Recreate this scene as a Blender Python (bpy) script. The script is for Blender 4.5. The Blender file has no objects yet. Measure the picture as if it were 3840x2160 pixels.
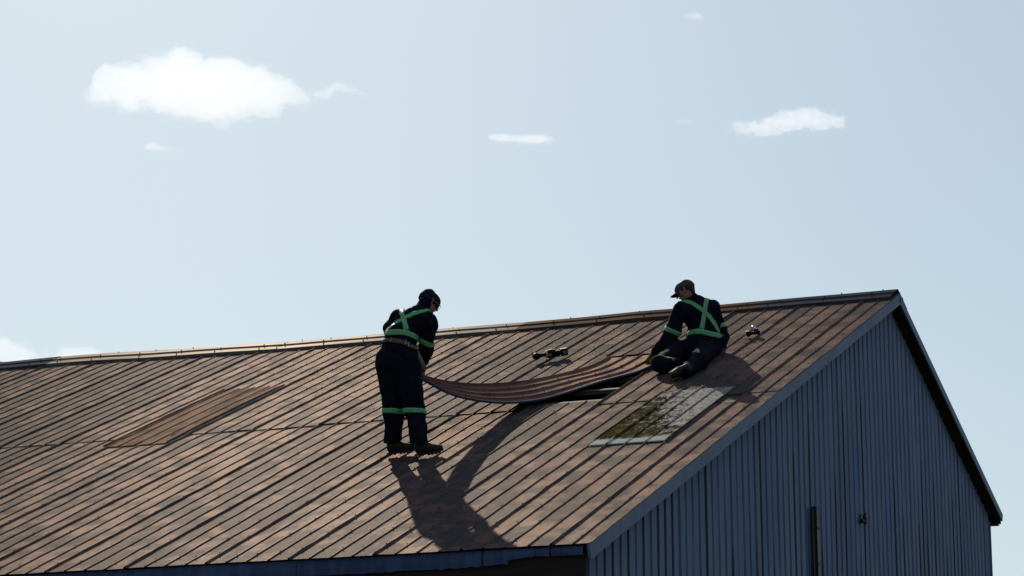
import bpy, math, random
import numpy as np
from mathutils import Vector, Matrix
from mathutils.bvhtree import BVHTree

random.seed(7)
rng = np.random.RandomState(11)
S = bpy.context.scene
COL = S.collection

# ------------------------------------------------------------------ camera
Z0 = 8.6                                   # ridge height over the ground
CAM = np.array([8.2063, -33.1013, 1.6])
YAW, PIT, ROL = -0.381198, 0.207052, -0.0071815
FPX = 10640.18                             # focal length in pixels of a 3840 px wide frame
def cam_axes():
    cy, sy, cp, sp = math.cos(YAW), math.sin(YAW), math.cos(PIT), math.sin(PIT)
    f = np.array([sy*cp, cy*cp, sp]); r = np.array([cy, -sy, 0.0]); u = np.cross(r, f)
    c, s = math.cos(ROL), math.sin(ROL)
    return c*r+s*u, -s*r+c*u, f
CR, CU, CF = cam_axes()
cd = bpy.data.cameras.new('camera'); cam = bpy.data.objects.new('camera', cd); COL.objects.link(cam)
cd.sensor_width = 36; cd.lens = FPX/3840*36; cd.clip_start = 0.5; cd.clip_end = 20000
m = Matrix.Identity(4)
for i in range(3):
    m[i][0] = CR[i]; m[i][1] = CU[i]; m[i][2] = -CF[i]; m[i][3] = CAM[i]
cam.matrix_world = m
S.camera = cam

# ------------------------------------------------------------------ light
SUN_AZ, SUN_EL = math.radians(-31), math.radians(32.3)
w = bpy.data.worlds.new('World'); S.world = w; w.use_nodes = True
nt = w.node_tree; nt.nodes.clear()
out = nt.nodes.new('ShaderNodeOutputWorld'); bg = nt.nodes.new('ShaderNodeBackground')
sky = nt.nodes.new('ShaderNodeTexSky'); sky.sky_type = 'NISHITA'; sky.sun_disc = False
sky.sun_elevation = SUN_EL; sky.sun_rotation = SUN_AZ
sky.air_density = 1.0; sky.dust_density = 0.8; sky.ozone_density = 2.0; sky.altitude = 100
bg.inputs['Strength'].default_value = 0.062
hz = nt.nodes.new('ShaderNodeVectorMath'); hz.operation = 'MULTIPLY_ADD'      # a thin even haze veils the clear sky
hz.inputs[1].default_value = (0.66, 0.71, 0.58); hz.inputs[2].default_value = (3.95, 4.65, 6.5)
nt.links.new(sky.outputs[0], hz.inputs[0]); nt.links.new(hz.outputs[0], bg.inputs[0]); nt.links.new(bg.outputs[0], out.inputs[0])
sd = bpy.data.lights.new('sun', 'SUN'); sun = bpy.data.objects.new('sun', sd); COL.objects.link(sun)
sd.energy = 5.0; sd.angle = math.radians(0.5); sd.color = (1.0, 0.90, 0.76)
sdir = Vector((math.sin(SUN_AZ)*math.cos(SUN_EL), math.cos(SUN_AZ)*math.cos(SUN_EL), math.sin(SUN_EL)))
sun.rotation_euler = sdir.to_track_quat('Z', 'Y').to_euler(); sun.location = sdir*60
S.view_settings.view_transform = 'Standard'; S.view_settings.look = 'None'
S.view_settings.exposure = 0.0; S.view_settings.gamma = 1.0; S.view_settings.use_curve_mapping = False
S.render.engine = 'CYCLES'
S.cycles.volume_bounces = 10; S.cycles.max_bounces = 12; S.cycles.transparent_max_bounces = 12

# ------------------------------------------------------------------ helpers
def ray(x, y):
    v = CF + CR*(x-1920)/FPX + CU*(1080-y)/FPX
    return v/np.linalg.norm(v)
def at(x, y, depth):                       # point at a given distance along the view axis
    return CAM + (CF + CR*(x-1920)/FPX + CU*(1080-y)/FPX)*depth
def depth_of(P): return float((np.asarray(P)-CAM) @ CF)

def link(name, me, mat=None, parent=None):
    o = bpy.data.objects.new(name, me); COL.objects.link(o)
    if parent is not None: o.parent = parent
    if mat is not None:
        for k in (mat if isinstance(mat, (list, tuple)) else [mat]): me.materials.append(k)
    return o
def mesh(name, v, f, smooth=False, idx=None):
    me = bpy.data.meshes.new(name)
    me.from_pydata([tuple(map(float, p)) for p in v], [], [tuple(int(i) for i in q) for q in f])
    if smooth: me.polygons.foreach_set('use_smooth', [True]*len(me.polygons))
    if idx is not None: me.polygons.foreach_set('material_index', [int(i) for i in idx])
    me.update(); return me
def grid_faces(nu, nv, off=0, flip=False):
    a = np.arange(nu*nv).reshape(nu, nv)+off
    q = np.stack([a[:-1, :-1], a[1:, :-1], a[1:, 1:], a[:-1, 1:]], -1).reshape(-1, 4)
    return q[:, ::-1] if flip else q
def thing(name, label, cat, group=None, loc=(0, 0, 0)):
    o = bpy.data.objects.new(name, None); COL.objects.link(o); o.empty_display_size = 0.2
    o['label'] = label; o['category'] = cat
    if group: o['group'] = group
    return o
class MB:
    def __init__(s): s.v = []; s.f = []
    def add(s, v, f):
        b = len(s.v); s.v += [tuple(p) for p in v]; s.f += [tuple(i+b for i in q) for q in f]
    def frame_box(s, o, X, Y, Z):          # box from corner o spanned by three vectors
        o, X, Y, Z = map(lambda a: np.asarray(a, float), (o, X, Y, Z))
        v = [o, o+X, o+X+Y, o+Y, o+Z, o+X+Z, o+X+Y+Z, o+Y+Z]
        f = [(0, 3, 2, 1), (4, 5, 6, 7), (0, 1, 5, 4), (1, 2, 6, 5), (2, 3, 7, 6), (3, 0, 4, 7)]
        if np.dot(np.cross(X, Y), Z) < 0: f = [q[::-1] for q in f]
        s.add(v, f)
    def box(s, a, b): s.frame_box(a, (b[0]-a[0], 0, 0), (0, b[1]-a[1], 0), (0, 0, b[2]-a[2]))
    def lathe(s, a, b, prof, n=20):        # prof: (fraction along a->b, radius)
        a, b = np.asarray(a, float), np.asarray(b, float); d = b-a; L = np.linalg.norm(d); z = d/L
        x = np.cross(z, [0.3, 0.2, 0.9]); x /= np.linalg.norm(x); y = np.cross(z, x)
        v = []; f = []
        for t, r in prof:
            for k in range(n):
                an = 2*math.pi*k/n; v.append(a+d*t+(x*math.cos(an)+y*math.sin(an))*r)
        for i in range(len(prof)-1):
            for k in range(n): f.append((i*n+k, i*n+(k+1) % n, (i+1)*n+(k+1) % n, (i+1)*n+k))
        f.append(tuple(range(n))[::-1]); f.append(tuple(range((len(prof)-1)*n, len(prof)*n)))
        s.add(v, f)
    def tube(s, pts, r, n=8):
        P = [np.asarray(p, float) for p in pts]; v = []; f = []
        up = np.array([0.21, 0.13, 0.97])
        for i, p in enumerate(P):
            t = P[min(i+1, len(P)-1)]-P[max(i-1, 0)]; t /= np.linalg.norm(t)
            x = np.cross(t, up); x /= np.linalg.norm(x); y = np.cross(t, x)
            rr = r[i] if isinstance(r, (list, tuple)) else r
            for k in range(n):
                an = 2*math.pi*k/n; v.append(p+(x*math.cos(an)+y*math.sin(an))*rr)
        for i in range(len(P)-1):
            for k in range(n): f.append((i*n+k, i*n+(k+1) % n, (i+1)*n+(k+1) % n, (i+1)*n+k))
        f.append(tuple(range(n))[::-1]); f.append(tuple(range((len(P)-1)*n, len(P)*n)))
        s.add(v, f)
    def build(s, name, mat, parent=None, smooth=False, bevel=0.0):
        o = link(name, mesh(name, s.v, s.f, smooth, getattr(s, 'idx', None)), mat, parent)
        if bevel:
            b = o.modifiers.new('bevel', 'BEVEL'); b.width = bevel; b.segments = 2; b.limit_method = 'ANGLE'
        return o

# ------------------------------------------------------------------ materials
class NT:
    def __init__(s, name):
        s.m = bpy.data.materials.new(name); s.m.use_nodes = True; s.t = s.m.node_tree
        s.b = s.t.nodes['Principled BSDF']
    def n(s, typ, **kw):
        x = s.t.nodes.new(typ)
        for k, v in kw.items(): setattr(x, k, v)
        return x
    def l(s, a, b): s.t.links.new(a, b)
    def math(s, op, a, b=None, c=None, clamp=False):
        x = s.n('ShaderNodeMath', operation=op); x.use_clamp = clamp
        for i, v in enumerate((a, b, c)):
            if v is None: continue
            if hasattr(v, 'is_linked') or hasattr(v, 'links'): s.l(v, x.inputs[i])
            else: x.inputs[i].default_value = v
        return x.outputs[0]
    def smooth(s, v, a, b):
        x = s.n('ShaderNodeMapRange', interpolation_type='SMOOTHSTEP'); s.l(v, x.inputs[0])
        x.inputs[1].default_value = a; x.inputs[2].default_value = b
        return x.outputs[0]
    def mix(s, fac, a, b):
        x = s.n('ShaderNodeMix', data_type='RGBA')
        if isinstance(fac, (int, float)): x.inputs[0].default_value = fac
        else: s.l(fac, x.inputs[0])
        for i, v in ((6, a), (7, b)):
            if isinstance(v, (tuple, list)): x.inputs[i].default_value = (*v[:3], 1)
            else: s.l(v, x.inputs[i])
        return x.outputs[2]
    def pos(s): return s.n('ShaderNodeTexCoord').outputs['Object']
    def noise(s, vec, scale, detail=4, rough=0.55, dim='3D', wv=None, dist=0.0):
        x = s.n('ShaderNodeTexNoise', noise_dimensions=dim); s.l(vec, x.inputs['Vector'])
        x.inputs['Scale'].default_value = scale; x.inputs['Detail'].default_value = detail
        x.inputs['Roughness'].default_value = rough; x.inputs['Distortion'].default_value = dist
        if wv is not None: s.l(wv, x.inputs['W'])
        return x.outputs[0]
    def scale(s, vec, sc):
        x = s.n('ShaderNodeVectorMath', operation='MULTIPLY'); s.l(vec, x.inputs[0]); x.inputs[1].default_value = sc
        return x.outputs[0]
    def bump(s, h, strength, dist):
        x = s.n('ShaderNodeBump'); x.inputs['Strength'].default_value = strength; x.inputs['Distance'].default_value = dist
        s.l(h, x.inputs['Height']); s.l(x.outputs[0], s.b.inputs['Normal'])
    def set(s, **kw):
        for k, v in kw.items():
            i = s.b.inputs[k.replace('_', ' ')]
            if isinstance(v, (int, float)): i.default_value = v
            elif isinstance(v, (tuple, list)): i.default_value = (*v[:3], 1)
            else: s.l(v, i)
        return s

def simple(name, c1, c2=None, rough=0.7, metal=0.0, scale=8.0, spec=0.4, bump=0.0, stretch=(1, 1, 1), rough2=None):
    n = NT(name); c2 = c2 or tuple(k*0.7 for k in c1)
    v = n.scale(n.pos(), stretch); f = n.smooth(n.noise(v, scale, 5), 0.35, 0.65)
    n.set(Base_Color=n.mix(f, c1, c2), Metallic=metal, Specular_IOR_Level=spec)
    if rough2 is None: n.set(Roughness=rough)
    else:
        mr = n.n('ShaderNodeMapRange'); n.l(f, mr.inputs[0]); mr.inputs[3].default_value = rough; mr.inputs[4].default_value = rough2
        n.l(mr.outputs[0], n.b.inputs['Roughness'])
    if bump: n.bump(n.noise(v, scale*4, 3), 0.5, bump)
    return n.m

PITCH = 0.2032; X0 = -0.0809
def roof_material(name, red=(0.036, 0.010, 0.0095), grey=(0.012, 0.011, 0.0125), bias=0.0, rough=0.57, gloss=1.58, tint=(1, 1, 1)):
    n = NT(name); p = n.pos()
    sp = n.n('ShaderNodeSeparateXYZ'); n.l(p, sp.inputs[0])
    q = n.math('MULTIPLY_ADD', sp.outputs[0], -1.0/PITCH, -X0/PITCH)     # rib number along the ridge
    pan = n.math('FLOOR', q)
    wn = n.n('ShaderNodeTexWhiteNoise', noise_dimensions='1D'); n.l(pan, wn.inputs['W'])
    sheet = n.math('FLOOR', n.math('MULTIPLY', n.math('ADD', q, 2.0), 0.25))
    ws = n.n('ShaderNodeTexWhiteNoise', noise_dimensions='1D'); n.l(n.math('ADD', sheet, 31.3), ws.inputs['W'])
    wv = n.math('MULTIPLY', wn.outputs['Value'], 23.0)
    # blotches held inside each pan, longer along the slope
    vec = n.scale(p, (2.4, 2.7, 0.0))
    a = n.noise(vec, 1.0, 3, 0.6, '4D', wv)
    b = n.noise(n.scale(p, (1.1, 0.5, 0.0)), 1.0, 3, 0.5)
    fine = n.noise(n.scale(p, (22.0, 3.0, 3.0)), 1.6, 4, 0.65)
    mixv = n.math('ADD', n.math('MULTIPLY', a, 1.0), n.math('MULTIPLY', b, 0.30))
    mixv = n.math('ADD', mixv, n.math('MULTIPLY', fine, 0.16))
    mixv = n.math('ADD', mixv, n.math('MULTIPLY', ws.outputs['Value'], 0.14))
    mixv = n.math('ADD', mixv, bias)
    f = n.smooth(mixv, 0.67, 0.83)
    col = n.mix(f, red, grey)
    stain = n.smooth(n.noise(n.scale(p, (7.0, 7.0, 7.0)), 1.0, 6, 0.75), 0.66, 0.76)
    col = n.mix(n.math('MULTIPLY', stain, 0.6), col, (0.02, 0.012, 0.010))
    # matt weathered paint under a thin chalky sheen
    di = n.n('ShaderNodeBsdfDiffuse'); gl_ = n.n('ShaderNodeBsdfGlossy'); ad = n.n('ShaderNodeAddShader')
    n.l(col, di.inputs['Color'])
    sheen = n.mix(f, tuple(k*gloss for k in (0.0530, 0.0425, 0.0357)), tuple(k*gloss for k in (0.0325, 0.0284, 0.0254)))
    sheen = n.mix(n.math('MULTIPLY', stain, 0.7), sheen, (0.005, 0.004, 0.003))
    sheen = n.scale(sheen, tint)
    n.l(sheen, gl_.inputs['Color'])
    n.l(n.math('ADD', n.math('MULTIPLY', n.math('SUBTRACT', fine, 0.5), 0.12), rough), gl_.inputs['Roughness'])
    bp = n.n('ShaderNodeBump'); bp.inputs['Strength'].default_value = 0.35; bp.inputs['Distance'].default_value = 0.02
    n.l(n.noise(n.scale(p, (3.0, 2.2, 2.2)), 1.0, 2), bp.inputs['Height']); n.l(bp.outputs[0], gl_.inputs['Normal'])
    n.l(di.outputs[0], ad.inputs[0]); n.l(gl_.outputs[0], ad.inputs[1])
    n.l(ad.outputs[0], n.t.nodes['Material Output'].inputs['Surface']); n.t.nodes.remove(n.b)
    return n.m

M = {}
M['screw'] = simple('rusty_screw_heads', (0.02, 0.012, 0.012), (0.012, 0.008, 0.008), 0.8, 0, 20, 0.1)
M['roof'] = roof_material('faded_red_roof_paint')
M['sheet'] = roof_material('lifted_sheet_paint', red=(0.065, 0.022, 0.018), grey=(0.052, 0.022, 0.018), bias=-0.03, rough=0.61, gloss=1.85, tint=(1, 0.90, 0.85))
M['patch'] = roof_material('brown_patch_paint', red=(0.050, 0.022, 0.013), grey=(0.040, 0.022, 0.014), bias=-0.04, rough=0.58, gloss=0.95, tint=(1, 0.93, 0.88))

def wall_material():
    n = NT('weathered_wall_steel'); p = n.pos()
    sp = n.n('ShaderNodeSeparateXYZ'); n.l(p, sp.inputs[0])
    q = n.math('MULTIPLY', sp.outputs[1], 1.0/PITCH)
    rib = n.math('FLOOR', n.math('ADD', q, 0.5))
    wn = n.n('ShaderNodeTexWhiteNoise', noise_dimensions='1D'); n.l(rib, wn.inputs['W'])
    wn2 = n.n('ShaderNodeTexWhiteNoise', noise_dimensions='1D'); n.l(n.math('ADD', rib, 71.7), wn2.inputs['W'])
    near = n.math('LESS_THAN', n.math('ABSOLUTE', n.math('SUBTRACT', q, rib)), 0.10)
    lim = n.math('MULTIPLY_ADD', wn2.outputs['Value'], 3.4, 3.8)
    edge = n.noise(n.scale(p, (1, 1, 1.2)), 1.2, 3)
    low = n.smooth(n.math('SUBTRACT', n.math('ADD', lim, edge), sp.outputs[2]), 0.0, 0.5)
    rust = n.math('MULTIPLY', n.math('MULTIPLY', near, low), n.math('GREATER_THAN', wn.outputs['Value'], 0.55))
    v = n.noise(n.scale(p, (6, 9, 0.5)), 1.3, 5, 0.65)
    g = n.noise(n.scale(p, (1, 0.6, 0.35)), 1.0, 3)
    c = n.mix(n.smooth(v, 0.3, 0.7), (0.110, 0.165, 0.268), (0.086, 0.128, 0.206))
    c = n.mix(n.math('MULTIPLY', n.smooth(g, 0.45, 0.7), 0.5), c, (0.056, 0.094, 0.180))
    rib_shade = n.math('MULTIPLY', near, n.smooth(n.noise(n.scale(p, (4, 9, 0.7)), 1.0, 3), 0.30, 0.55))
    c = n.mix(n.math('MULTIPLY', rib_shade, 0.45), c, (0.012, 0.014, 0.032))  # rib shade painted into the colour as broken dark navy streaks
    c = n.mix(n.math('MULTIPLY', rust, 0.9), c, (0.018, 0.008, 0.007))
    n.set(Base_Color=c, Roughness=0.55, Specular_IOR_Level=0.3)
    return n.m
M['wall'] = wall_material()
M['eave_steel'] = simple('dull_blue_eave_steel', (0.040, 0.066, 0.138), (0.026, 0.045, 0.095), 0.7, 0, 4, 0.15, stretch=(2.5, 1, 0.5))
M['trim'] = simple('rake_trim_steel', (0.085, 0.122, 0.195), (0.065, 0.095, 0.155), 0.6, 0, 3, 0.25)
def cap_material(name, c1, c2, g1, g2, rough):
    n = NT(name); p = n.scale(n.pos(), (0.4, 3, 3)); f = n.smooth(n.noise(p, 2.5, 5), 0.35, 0.65)
    di = n.n('ShaderNodeBsdfDiffuse'); gl_ = n.n('ShaderNodeBsdfGlossy'); ad = n.n('ShaderNodeAddShader')
    n.l(n.mix(f, c1, c2), di.inputs[0]); n.l(n.mix(f, g1, g2), gl_.inputs[0]); gl_.inputs['Roughness'].default_value = rough
    n.l(di.outputs[0], ad.inputs[0]); n.l(gl_.outputs[0], ad.inputs[1])
    n.l(ad.outputs[0], n.t.nodes['Material Output'].inputs['Surface']); n.t.nodes.remove(n.b)
    return n.m
M['cap_pale'] = cap_material('ridge_cap_pale', (0.10, 0.085, 0.07), (0.06, 0.055, 0.05), (0.040, 0.035, 0.029), (0.024, 0.0225, 0.020), 0.5)
M['cap_rust'] = cap_material('ridge_cap_rusty', (0.05, 0.028, 0.020), (0.03, 0.022, 0.018), (0.022, 0.016, 0.012), (0.014, 0.011, 0.009), 0.52)
M['cap_grey'] = cap_material('ridge_cap_grey', (0.035, 0.038, 0.046), (0.025, 0.026, 0.032), (0.012, 0.012, 0.0125), (0.008, 0.008, 0.0085), 0.55)
M['wood_dark'] = simple('dark_brown_timber', (0.022, 0.013, 0.011), (0.014, 0.009, 0.008), 0.85, 0, 4, 0.2, stretch=(0.3, 3, 6))
M['soffit'] = simple('dark_soffit_timber', (0.020, 0.016, 0.015), (0.012, 0.010, 0.010), 0.9, 0, 4, 0.15)
M['purlin'] = simple('weathered_purlin_timber', (0.05, 0.047, 0.033), (0.027, 0.025, 0.019), 0.85, 0, 5, 0.2, stretch=(0.4, 4, 4))
M['post'] = simple('grey_weathered_timber', (0.22, 0.21, 0.195), (0.11, 0.095, 0.085), 0.9, 0, 3, 0.2, stretch=(5, 5, 0.5))
M['post_dark'] = simple('dark_timber', (0.03, 0.027, 0.03), (0.018, 0.015, 0.015), 0.9, 0, 3, 0.2, stretch=(5, 5, 0.5))
M['ground'] = simple('farmyard_grass', (0.055, 0.075, 0.025), (0.10, 0.085, 0.05), 0.95, 0, 0.6, 0.1)
M['navy'] = simple('navy_coverall_cloth', (0.0065, 0.006, 0.0125), (0.004, 0.004, 0.008), 0.95, 0, 14, 0.06, 0.004)
M['navy_grime'] = simple('grimy_coverall_cloth', (0.014, 0.0125, 0.018), (0.008, 0.008, 0.015), 0.9, 0, 9, 0.12, 0.004)
M['lime'] = simple('lime_safety_tape', (0.075, 0.42, 0.09), (0.06, 0.33, 0.07), 0.7, 0, 40, 0.2)
M['silver'] = simple('silver_reflective_tape', (0.17, 0.18, 0.22), (0.12, 0.125, 0.15), 0.5, 0, 60, 0.4)
M['leather'] = simple('tan_belt_leather', (0.075, 0.050, 0.016), (0.05, 0.033, 0.011), 0.7, 0, 20, 0.3)
M['pouch'] = simple('worn_leather_pouch', (0.13, 0.115, 0.085), (0.07, 0.06, 0.045), 0.8, 0, 12, 0.3)
M['steel'] = simple('bright_steel', (0.32, 0.33, 0.36), (0.25, 0.26, 0.28), 0.4, 1.0, 20)
M['boot'] = simple('brown_boot_leather', (0.019, 0.014, 0.009), (0.011, 0.009, 0.006), 0.75, 0, 14, 0.25, 0.003)
M['sole'] = simple('black_boot_rubber', (0.030, 0.030, 0.034), (0.02, 0.02, 0.022), 0.8, 0, 20, 0.25)
M['sole_worn'] = simple('worn_grey_boot_rubber', (0.055, 0.055, 0.05), (0.025, 0.025, 0.024), 0.85, 0, 25, 0.25)
M['skin'] = simple('weathered_skin', (0.24, 0.115, 0.085), (0.19, 0.085, 0.06), 0.6, 0, 20, 0.3)
M['hair'] = simple('dark_brown_hair', (0.015, 0.010, 0.008), (0.025, 0.017, 0.012), 0.7, 0, 40, 0.3)
M['beanie'] = simple('navy_knit_wool', (0.011, 0.012, 0.022), (0.006, 0.007, 0.013), 0.95, 0, 60, 0.1, 0.004)
M['cap'] = simple('faded_grey_brown_cap', (0.050, 0.043, 0.040), (0.036, 0.031, 0.029), 0.9, 0, 20, 0.15, 0.002)
M['cap_brim'] = simple('dark_cap_brim', (0.03, 0.022, 0.022), (0.02, 0.015, 0.015), 0.9, 0, 20, 0.15)
M['glove'] = simple('dirty_yellow_glove', (0.16, 0.13, 0.03), (0.05, 0.045, 0.02), 0.85, 0, 18, 0.2, 0.003)
M['glove_dark'] = simple('dark_leather_glove', (0.05, 0.035, 0.025), (0.025, 0.018, 0.014), 0.85, 0, 18, 0.2, 0.003)
M['blue_cloth'] = simple('blue_trouser_lining', (0.02, 0.045, 0.13), (0.012, 0.025, 0.07), 0.9, 0, 20, 0.15)
M['tool_black'] = simple('black_tool_plastic', (0.008, 0.008, 0.009), (0.012, 0.012, 0.012), 0.6, 0, 20, 0.03)
M['tool_yellow'] = simple('yellow_tool_plastic', (0.55, 0.33, 0.02), (0.45, 0.26, 0.02), 0.45, 0, 20, 0.4)
M['tool_grey'] = simple('grey_tool_label', (0.16, 0.17, 0.20), (0.12, 0.13, 0.15), 0.4, 0, 20, 0.4)
M['glass'] = simple('spectacle_wire', (0.35, 0.35, 0.36), (0.3, 0.3, 0.3), 0.3, 0.8, 20)
M['ceramic'] = simple('brown_glazed_ceramic', (0.018, 0.010, 0.008), (0.012, 0.007, 0.006), 0.25, 0, 10, 0.5)
M['iron'] = simple('dark_iron', (0.025, 0.027, 0.033), (0.02, 0.02, 0.024), 0.6, 0.3, 20)

def skylight_material():
    n = NT('mossy_translucent_panel'); p = n.pos()
    sp = n.n('ShaderNodeSeparateXYZ'); n.l(p, sp.inputs[0])
    t = n.math('MULTIPLY', sp.outputs[1], -1.0/0.9334)          # distance down the slope
    a = n.noise(n.scale(p, (3.2, 1.0, 0)), 1.5, 5, 0.65)
    fine = n.noise(n.scale(p, (1, 1, 1)), 30.0, 4, 0.75)
    grit = n.noise(n.scale(p, (1, 1, 1)), 110.0, 2, 0.7)
    # algae thickest on the lower left, thin on the upper right and missing on the lowest strip
    u = n.math('MULTIPLY_ADD', sp.outputs[0], -1.0, n.math('MULTIPLY_ADD', t, 0.34, -3.02))
    mid = n.noise(n.scale(p, (2.0, 1, 0)), 7.0, 4, 0.7)
    u = n.math('ADD', u, n.math('MULTIPLY', n.math('SUBTRACT', mid, 0.5), 1.9))
    brk = n.smooth(n.noise(n.scale(p, (2.5, 1.2, 0)), 1.7, 3), 0.42, 0.6)
    band = n.math('MULTIPLY', brk, n.smooth(n.math('SINE', n.math('MULTIPLY', n.math('ADD', t, n.math('MULTIPLY', a, 0.35)), 8.2)), 0.80, 1.0))
    m_ = n.math('ADD', n.math('ADD', u, n.math('MULTIPLY', a, 1.1)), n.math('MULTIPLY', fine, 0.55))
    moss = n.smooth(m_, 0.72, 1.12)
    moss = n.math('MULTIPLY', moss, n.math('SUBTRACT', 1.0, n.math('MULTIPLY', band, 0.75)))
    clean = n.math('GREATER_THAN', n.math('ADD', t, n.math('MULTIPLY', fine, 0.04)), 7.70)
    moss = n.math('MULTIPLY', moss, n.math('SUBTRACT', 1.0, clean))
    dirt = n.smooth(n.math('ADD', n.math('MULTIPLY', fine, 0.6), n.math('MULTIPLY', grit, 0.4)), 0.42, 0.60)
    base = n.mix(dirt, (0.20, 0.20, 0.185), (0.05, 0.05, 0.042))
    base = n.mix(moss, base, n.mix(n.smooth(n.math('ADD', n.math('MULTIPLY', mid, 0.6), n.math('MULTIPLY', fine, 0.4)), 0.40, 0.60), (0.062, 0.043, 0.010), (0.016, 0.013, 0.005)))
    base = n.mix(clean, base, (0.30, 0.32, 0.26))
    di = n.n('ShaderNodeBsdfDiffuse'); gl_ = n.n('ShaderNodeBsdfGlossy'); ad = n.n('ShaderNodeAddShader')
    n.l(base, di.inputs[0])
    sheen = n.mix(dirt, (0.085, 0.082, 0.075), (0.020, 0.020, 0.017))
    sheen = n.mix(moss, sheen, n.mix(n.smooth(n.math('ADD', n.math('MULTIPLY', n.noise(n.scale(p, (1, 1, 1)), 16.0, 3, 0.7), 0.7), n.math('MULTIPLY', grit, 0.3)), 0.50, 0.64), (0.003, 0.003, 0.002), (0.030, 0.029, 0.024)))
    n.l(n.mix(clean, sheen, (0.03, 0.034, 0.03)), gl_.inputs[0]); gl_.inputs['Roughness'].default_value = 0.5
    n.l(di.outputs[0], ad.inputs[0]); n.l(gl_.outputs[0], ad.inputs[1])
    n.l(ad.outputs[0], n.t.nodes['Material Output'].inputs['Surface']); n.t.nodes.remove(n.b)
    return n.m
M['skylight'] = skylight_material()

# ------------------------------------------------------------------ ground
gm = mesh('ground', [(-900, -900, 0), (900, -900, 0), (900, 900, 0), (-900, 900, 0)], [(0, 1, 2, 3)])
g = link('ground', gm, M['ground']); g['kind'] = 'structure'

# ------------------------------------------------------------------ barn
W, H, W2 = 10.994, 4.2258, 5.3845
LS = math.hypot(W, H); SA, CA = H/LS, W/LS; SLOPE = H/W
KS = 0.2286/0.2032
def sag(s):
    a = s*KS/10.0
    a = np.minimum(a, 1.25)
    return (-0.148*a*a + 0.14565*a**3)/KS
def roof_pt(s, t, h=0.0):                   # s along the ridge from the gable, t down the front slope
    s = np.asarray(s, float); t = np.asarray(t, float); h = np.asarray(h, float)
    z = Z0 - t*SA + sag(s)*(1-t/LS) + h*CA
    return np.stack(np.broadcast_arrays(-s, -t*CA - h*SA, z), -1)
def s_of(n): return n*PITCH + X0

def profile(n0, n1, lap_edges=True, minor=9, rib_h=0.0125, amp=0.00115):
    """(rib number, height) samples of the corrugated sheet from rib n0 to rib n1"""
    q = []; hgt = []
    for k in range(int(math.floor(n0))-1, int(math.ceil(n1))+1):
        big = (k % 4 == 2)
        hb, wb, wt = (rib_h*1.55, 0.085, 0.030) if big else (rib_h, 0.060, 0.022)
        rib = [(-wb, 0), (-wt*0.5, hb), (wt*0.5, hb), (wb, 0)]
        hb2 = 0.085 if ((k+1) % 4 == 2) else 0.060
        a, b = wb, 1-hb2
        for x, y in rib: q.append(k+x); hgt.append(y)
        for i in range(minor):                      # small stiffening beads between the flats
            for x_, y_ in ((0.0, 0), (0.14, 0.26), (0.30, 0.30), (0.48, 0.04), (0.64, 1), (0.80, 1), (0.96, 0)):
                f_ = (i+x_)/minor
                if f_ > 0: q.append(k+a+(b-a)*f_); hgt.append(amp*2*y_)
    q = np.array(q); hgt = np.array(hgt); o = np.argsort(q); q, hgt = q[o], hgt[o]
    keep = (q > n0+1e-6) & (q < n1-1e-6)
    qq = np.concatenate([[n0], q[keep], [n1]]); hh = np.concatenate([[np.interp(n0, q, hgt)], hgt[keep], [np.interp(n1, q, hgt)]])
    return qq, hh

def smooth_noise_1d(n, seed):
    r = np.random.RandomState(seed); return r.uniform(-1, 1, n)
def sheet_grid(n0, n1, t0, t1, lift=0.0, end_lift=0.0, top_drop=0.0, seed=0, dt=0.3, wobble=0.0035, dmg=None):
    q, h = profile(n0, n1); nt_ = max(3, int((t1-t0)/dt)+1); t = np.linspace(t0, t1, nt_)
    r = np.random.RandomState(1000+seed)
    f = (t-t0)/(t1-t0)
    hh = h[None, :] + lift + end_lift*(f[:, None]**3) - top_drop*((1-f[:, None])**6)
    nrib = int(math.ceil(n1))-int(math.floor(n0))+3
    wob = r.uniform(-1, 1, (nt_, nrib))*wobble
    ii = np.clip(q-math.floor(n0), 0, nrib-2); i0 = ii.astype(int); ff = ii-i0
    hh = hh + wob[:, i0]*(1-ff)+wob[:, i0+1]*ff
    s = s_of(q)[None, :] + np.interp(t, t, r.uniform(-1, 1, nt_)*0.0025)[:, None]
    P = roof_pt(np.broadcast_to(s, hh.shape), np.broadcast_to(t[:, None], hh.shape), hh)
    return P
def thick_sheet(mb, P, down=0.0025, nrm=(0, -SA, CA)):
    nu, nv = P.shape[:2]; nrm = np.asarray(nrm)
    mb.add(P.reshape(-1, 3), grid_faces(nu, nv, flip=False))
    for line, fl in ((P[-1], False), (P[0], True), (P[:, 0], False), (P[:, -1], True)):
        k = len(line); q = np.concatenate([line, line-nrm*down])
        f = [(i, i+1, k+i+1, k+i) for i in range(k-1)]
        mb.add(q, f)
def grid_dir_ok(P):   # normal up?
    n = np.cross(P[1, 0]-P[0, 0], P[0, 1]-P[0, 0]); return n[2] > 0

barn = thing('barn', 'long barn with faded red ribbed steel roof and blue grey steel gable end', 'barn')

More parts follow.
